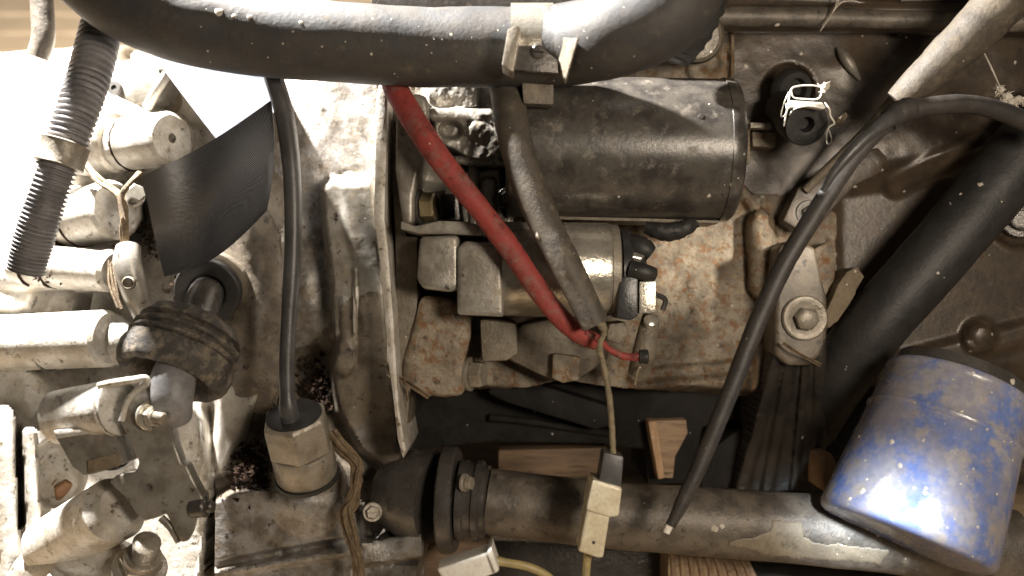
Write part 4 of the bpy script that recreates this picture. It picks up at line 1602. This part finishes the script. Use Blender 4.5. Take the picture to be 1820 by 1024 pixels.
for pts in ([(1458, 54, -26), (1472, 34, -24), (1486, 6, -22), (1490, -20, -22)], [(1462, 46, -25), (1486, 14, -22), (1500, 2, -22)], [(1484, 8, -22), (1510, 2, -22), (1530, 6, -22)]):
    strands(m, pts, 2, 2.0, .9, 17 + len(m.v))
m.build("cobweb", M['lint'], label="cobweb threads hanging on the top rail at upper right", cat="cobweb")
lint = [([(1466, 154, 14)], 6, "fluffy white lint tuft on the corner of the spring clip"),
        ([(1776, 160, 0), (1790, 172, 0), (1800, 180, 0), (1780, 184, 0), (1812, 178, 0)], 6, "lint knot hanging near the right edge above the black tube")]
for i, (cs, r, lb) in enumerate(lint):
    m = MB()
    for (x, y, z) in cs:
        m.blob(P(x, y, z), R(r + 2), .6, seed=i + x)
        for k in range(7):
            a = rnd.uniform(0, 6.28)
            ln = rnd.uniform(8, 17)
            m.tube([(x, y, z, 1.2), (x + ln * .5 * math.cos(a), y + ln * .5 * math.sin(a), z + 2, 1.0), (x + ln * math.cos(a + .3), y + ln * math.sin(a + .3), z + 1, .6)], n=5, sub=3)
    if i:
        strands(m, [(1750, 96, -4), (1762, 120, -2), (1776, 152, 0)], 2, 1, 1.1, 31)
        strands(m, [(1800, 180, 0), (1815, 200, 0), (1830, 214, 0)], 2, 2, 1.3, 32)
    m.build("lint_tuft", M['lint'], label=lb, cat="lint")
m = MB()
m.tube([(1484, 218, 4, 6), (1496, 212, 8, 6), (1506, 204, 10, 5)], n=10, wob=.8, wsc=.4)
m.build("twig", M['mud'], label="crumb of dry mud twig right of the spring clip", cat="twig")
m = MB()
strands(m, [(1392, 610, -14), (1410, 622, -10), (1428, 632, -12), (1460, 648, -16)], 4, 3, 1.2, 41)
m.build("cobweb", M['fibre'], label="dusty cobweb wisps below the big bolt and washer", cat="cobweb")
m = MB()
strands(m, [(1136, 652, 12), (1132, 668, 12), (1128, 684, 12)], 2, 1, 3, 44)
m.build("twig", M['wire_dirty'], label="short yellowish stalk hanging below the burnt red cable end", cat="twig")


def scatter(m, areas, seed):
    rs = random.Random(seed)
    for (x0, x1, y0, y1, z0, z1, n, r0, r1) in areas:
        for k in range(n):
            x, y = rs.gauss((x0 + x1) / 2, (x1 - x0) / 4), rs.gauss((y0 + y1) / 2, (y1 - y0) / 4)
            t = min(1, max(0, (y - y0) / (y1 - y0)))
            z = z0 + (z1 - z0) * t + rs.uniform(-2, 3)
            p = P(x, y, z)
            r = R(rs.uniform(r0, r1))
            d = [Vector((rs.uniform(-1, 1), rs.uniform(-1, 1), rs.uniform(-1, 1))) * r for _ in range(4)]
            m.add([p + q for q in d], [(0, 1, 2), (0, 2, 3), (0, 3, 1), (1, 3, 2)])


m = MB()
scatter(m, [(410, 480, 790, 880, -54, -22, 420, 2, 9), (540, 590, 640, 740, -58, -50, 420, 2, 9), (470, 530, 690, 800, -56, -50, 160, 2, 8), (60, 110, 460, 500, -50, -44, 60, 2, 8),
            (300, 345, 490, 560, -52, -40, 120, 2, 7), (255, 285, 400, 460, -66, -60, 80, 2, 7)], 51)
m.build("rust_flakes", M['chips'], kind='stuff', label="rust flakes and litter, darkened for shade, heaped in the hollows round the sensor", angle=20)


# pale specks of grit stuck on the surfaces (each sits on what the camera's ray meets there)
bpy.context.view_layer.update()
dg = bpy.context.evaluated_depsgraph_get()
m = MB()
rs = random.Random(77)
eye = W((0, 0, DIST))
INV = ROT.transposed()
spots = [(1382, 44, 5), (1325, 118, 5), (1298, 328, 4), (1260, 348, 5), (1100, 350, 3), (1520, 332, 4), (1800, 678, 6), (1742, 328, 5), (1585, 785, 6), (1533, 872, 6), (1510, 886, 6), (1600, 828, 6), (1615, 964, 7),
         (1645, 876, 5), (1772, 878, 4), (1710, 732, 4), (390, 22, 9), (416, 28, 5), (444, 30, 5), (955, 420, 7), (985, 12, 5), (660, 96, 3), (535, 40, 4), (1355, 350, 3), (1270, 940, 8), (1284, 936, 5), (1426, 778, 4)]
spots += [(rs.uniform(1260, 1810), rs.uniform(40, 640), rs.uniform(1.2, 3.2)) for _ in range(30)]
spots += [(rs.uniform(1480, 1800), rs.uniform(650, 1000), rs.uniform(1.2, 3.6)) for _ in range(45)]
spots += [(rs.uniform(350, 1150), rs.uniform(5, 150), rs.uniform(.8, 2.0)) for _ in range(40)]
spots += [(rs.uniform(560, 1300), rs.uniform(160, 900), rs.uniform(.8, 2.0)) for _ in range(60)]
for (x, y_, r) in spots:
    d = (W(P(x, y_, 0)) - eye).normalized()
    hit, loc, nor, *_ = scene.ray_cast(dg, eye, d)
    if not hit or (loc - eye).length > .8:
        continue
    p = INV @ (loc * 1000)
    nn = INV @ nor
    rr = R(r, p.z)
    t1 = nn.orthogonal().normalized()
    t2 = nn.cross(t1)
    ring = []
    for k in range(7):
        a = 2 * math.pi * k / 7
        q = rr * rs.uniform(.6, 1.2)
        ring.append(p + t1 * math.cos(a) * q + t2 * math.sin(a) * q)
    m.add(ring + [p + nn * rr * .5, p - nn * rr * .3], [(k, (k + 1) % 7, 7) for k in range(7)] + [((k + 1) % 7, k, 8) for k in range(7)])
m.build("grit", M['lint'], kind='stuff', label="pale specks of grit stuck all over hose, block and filter", angle=60)
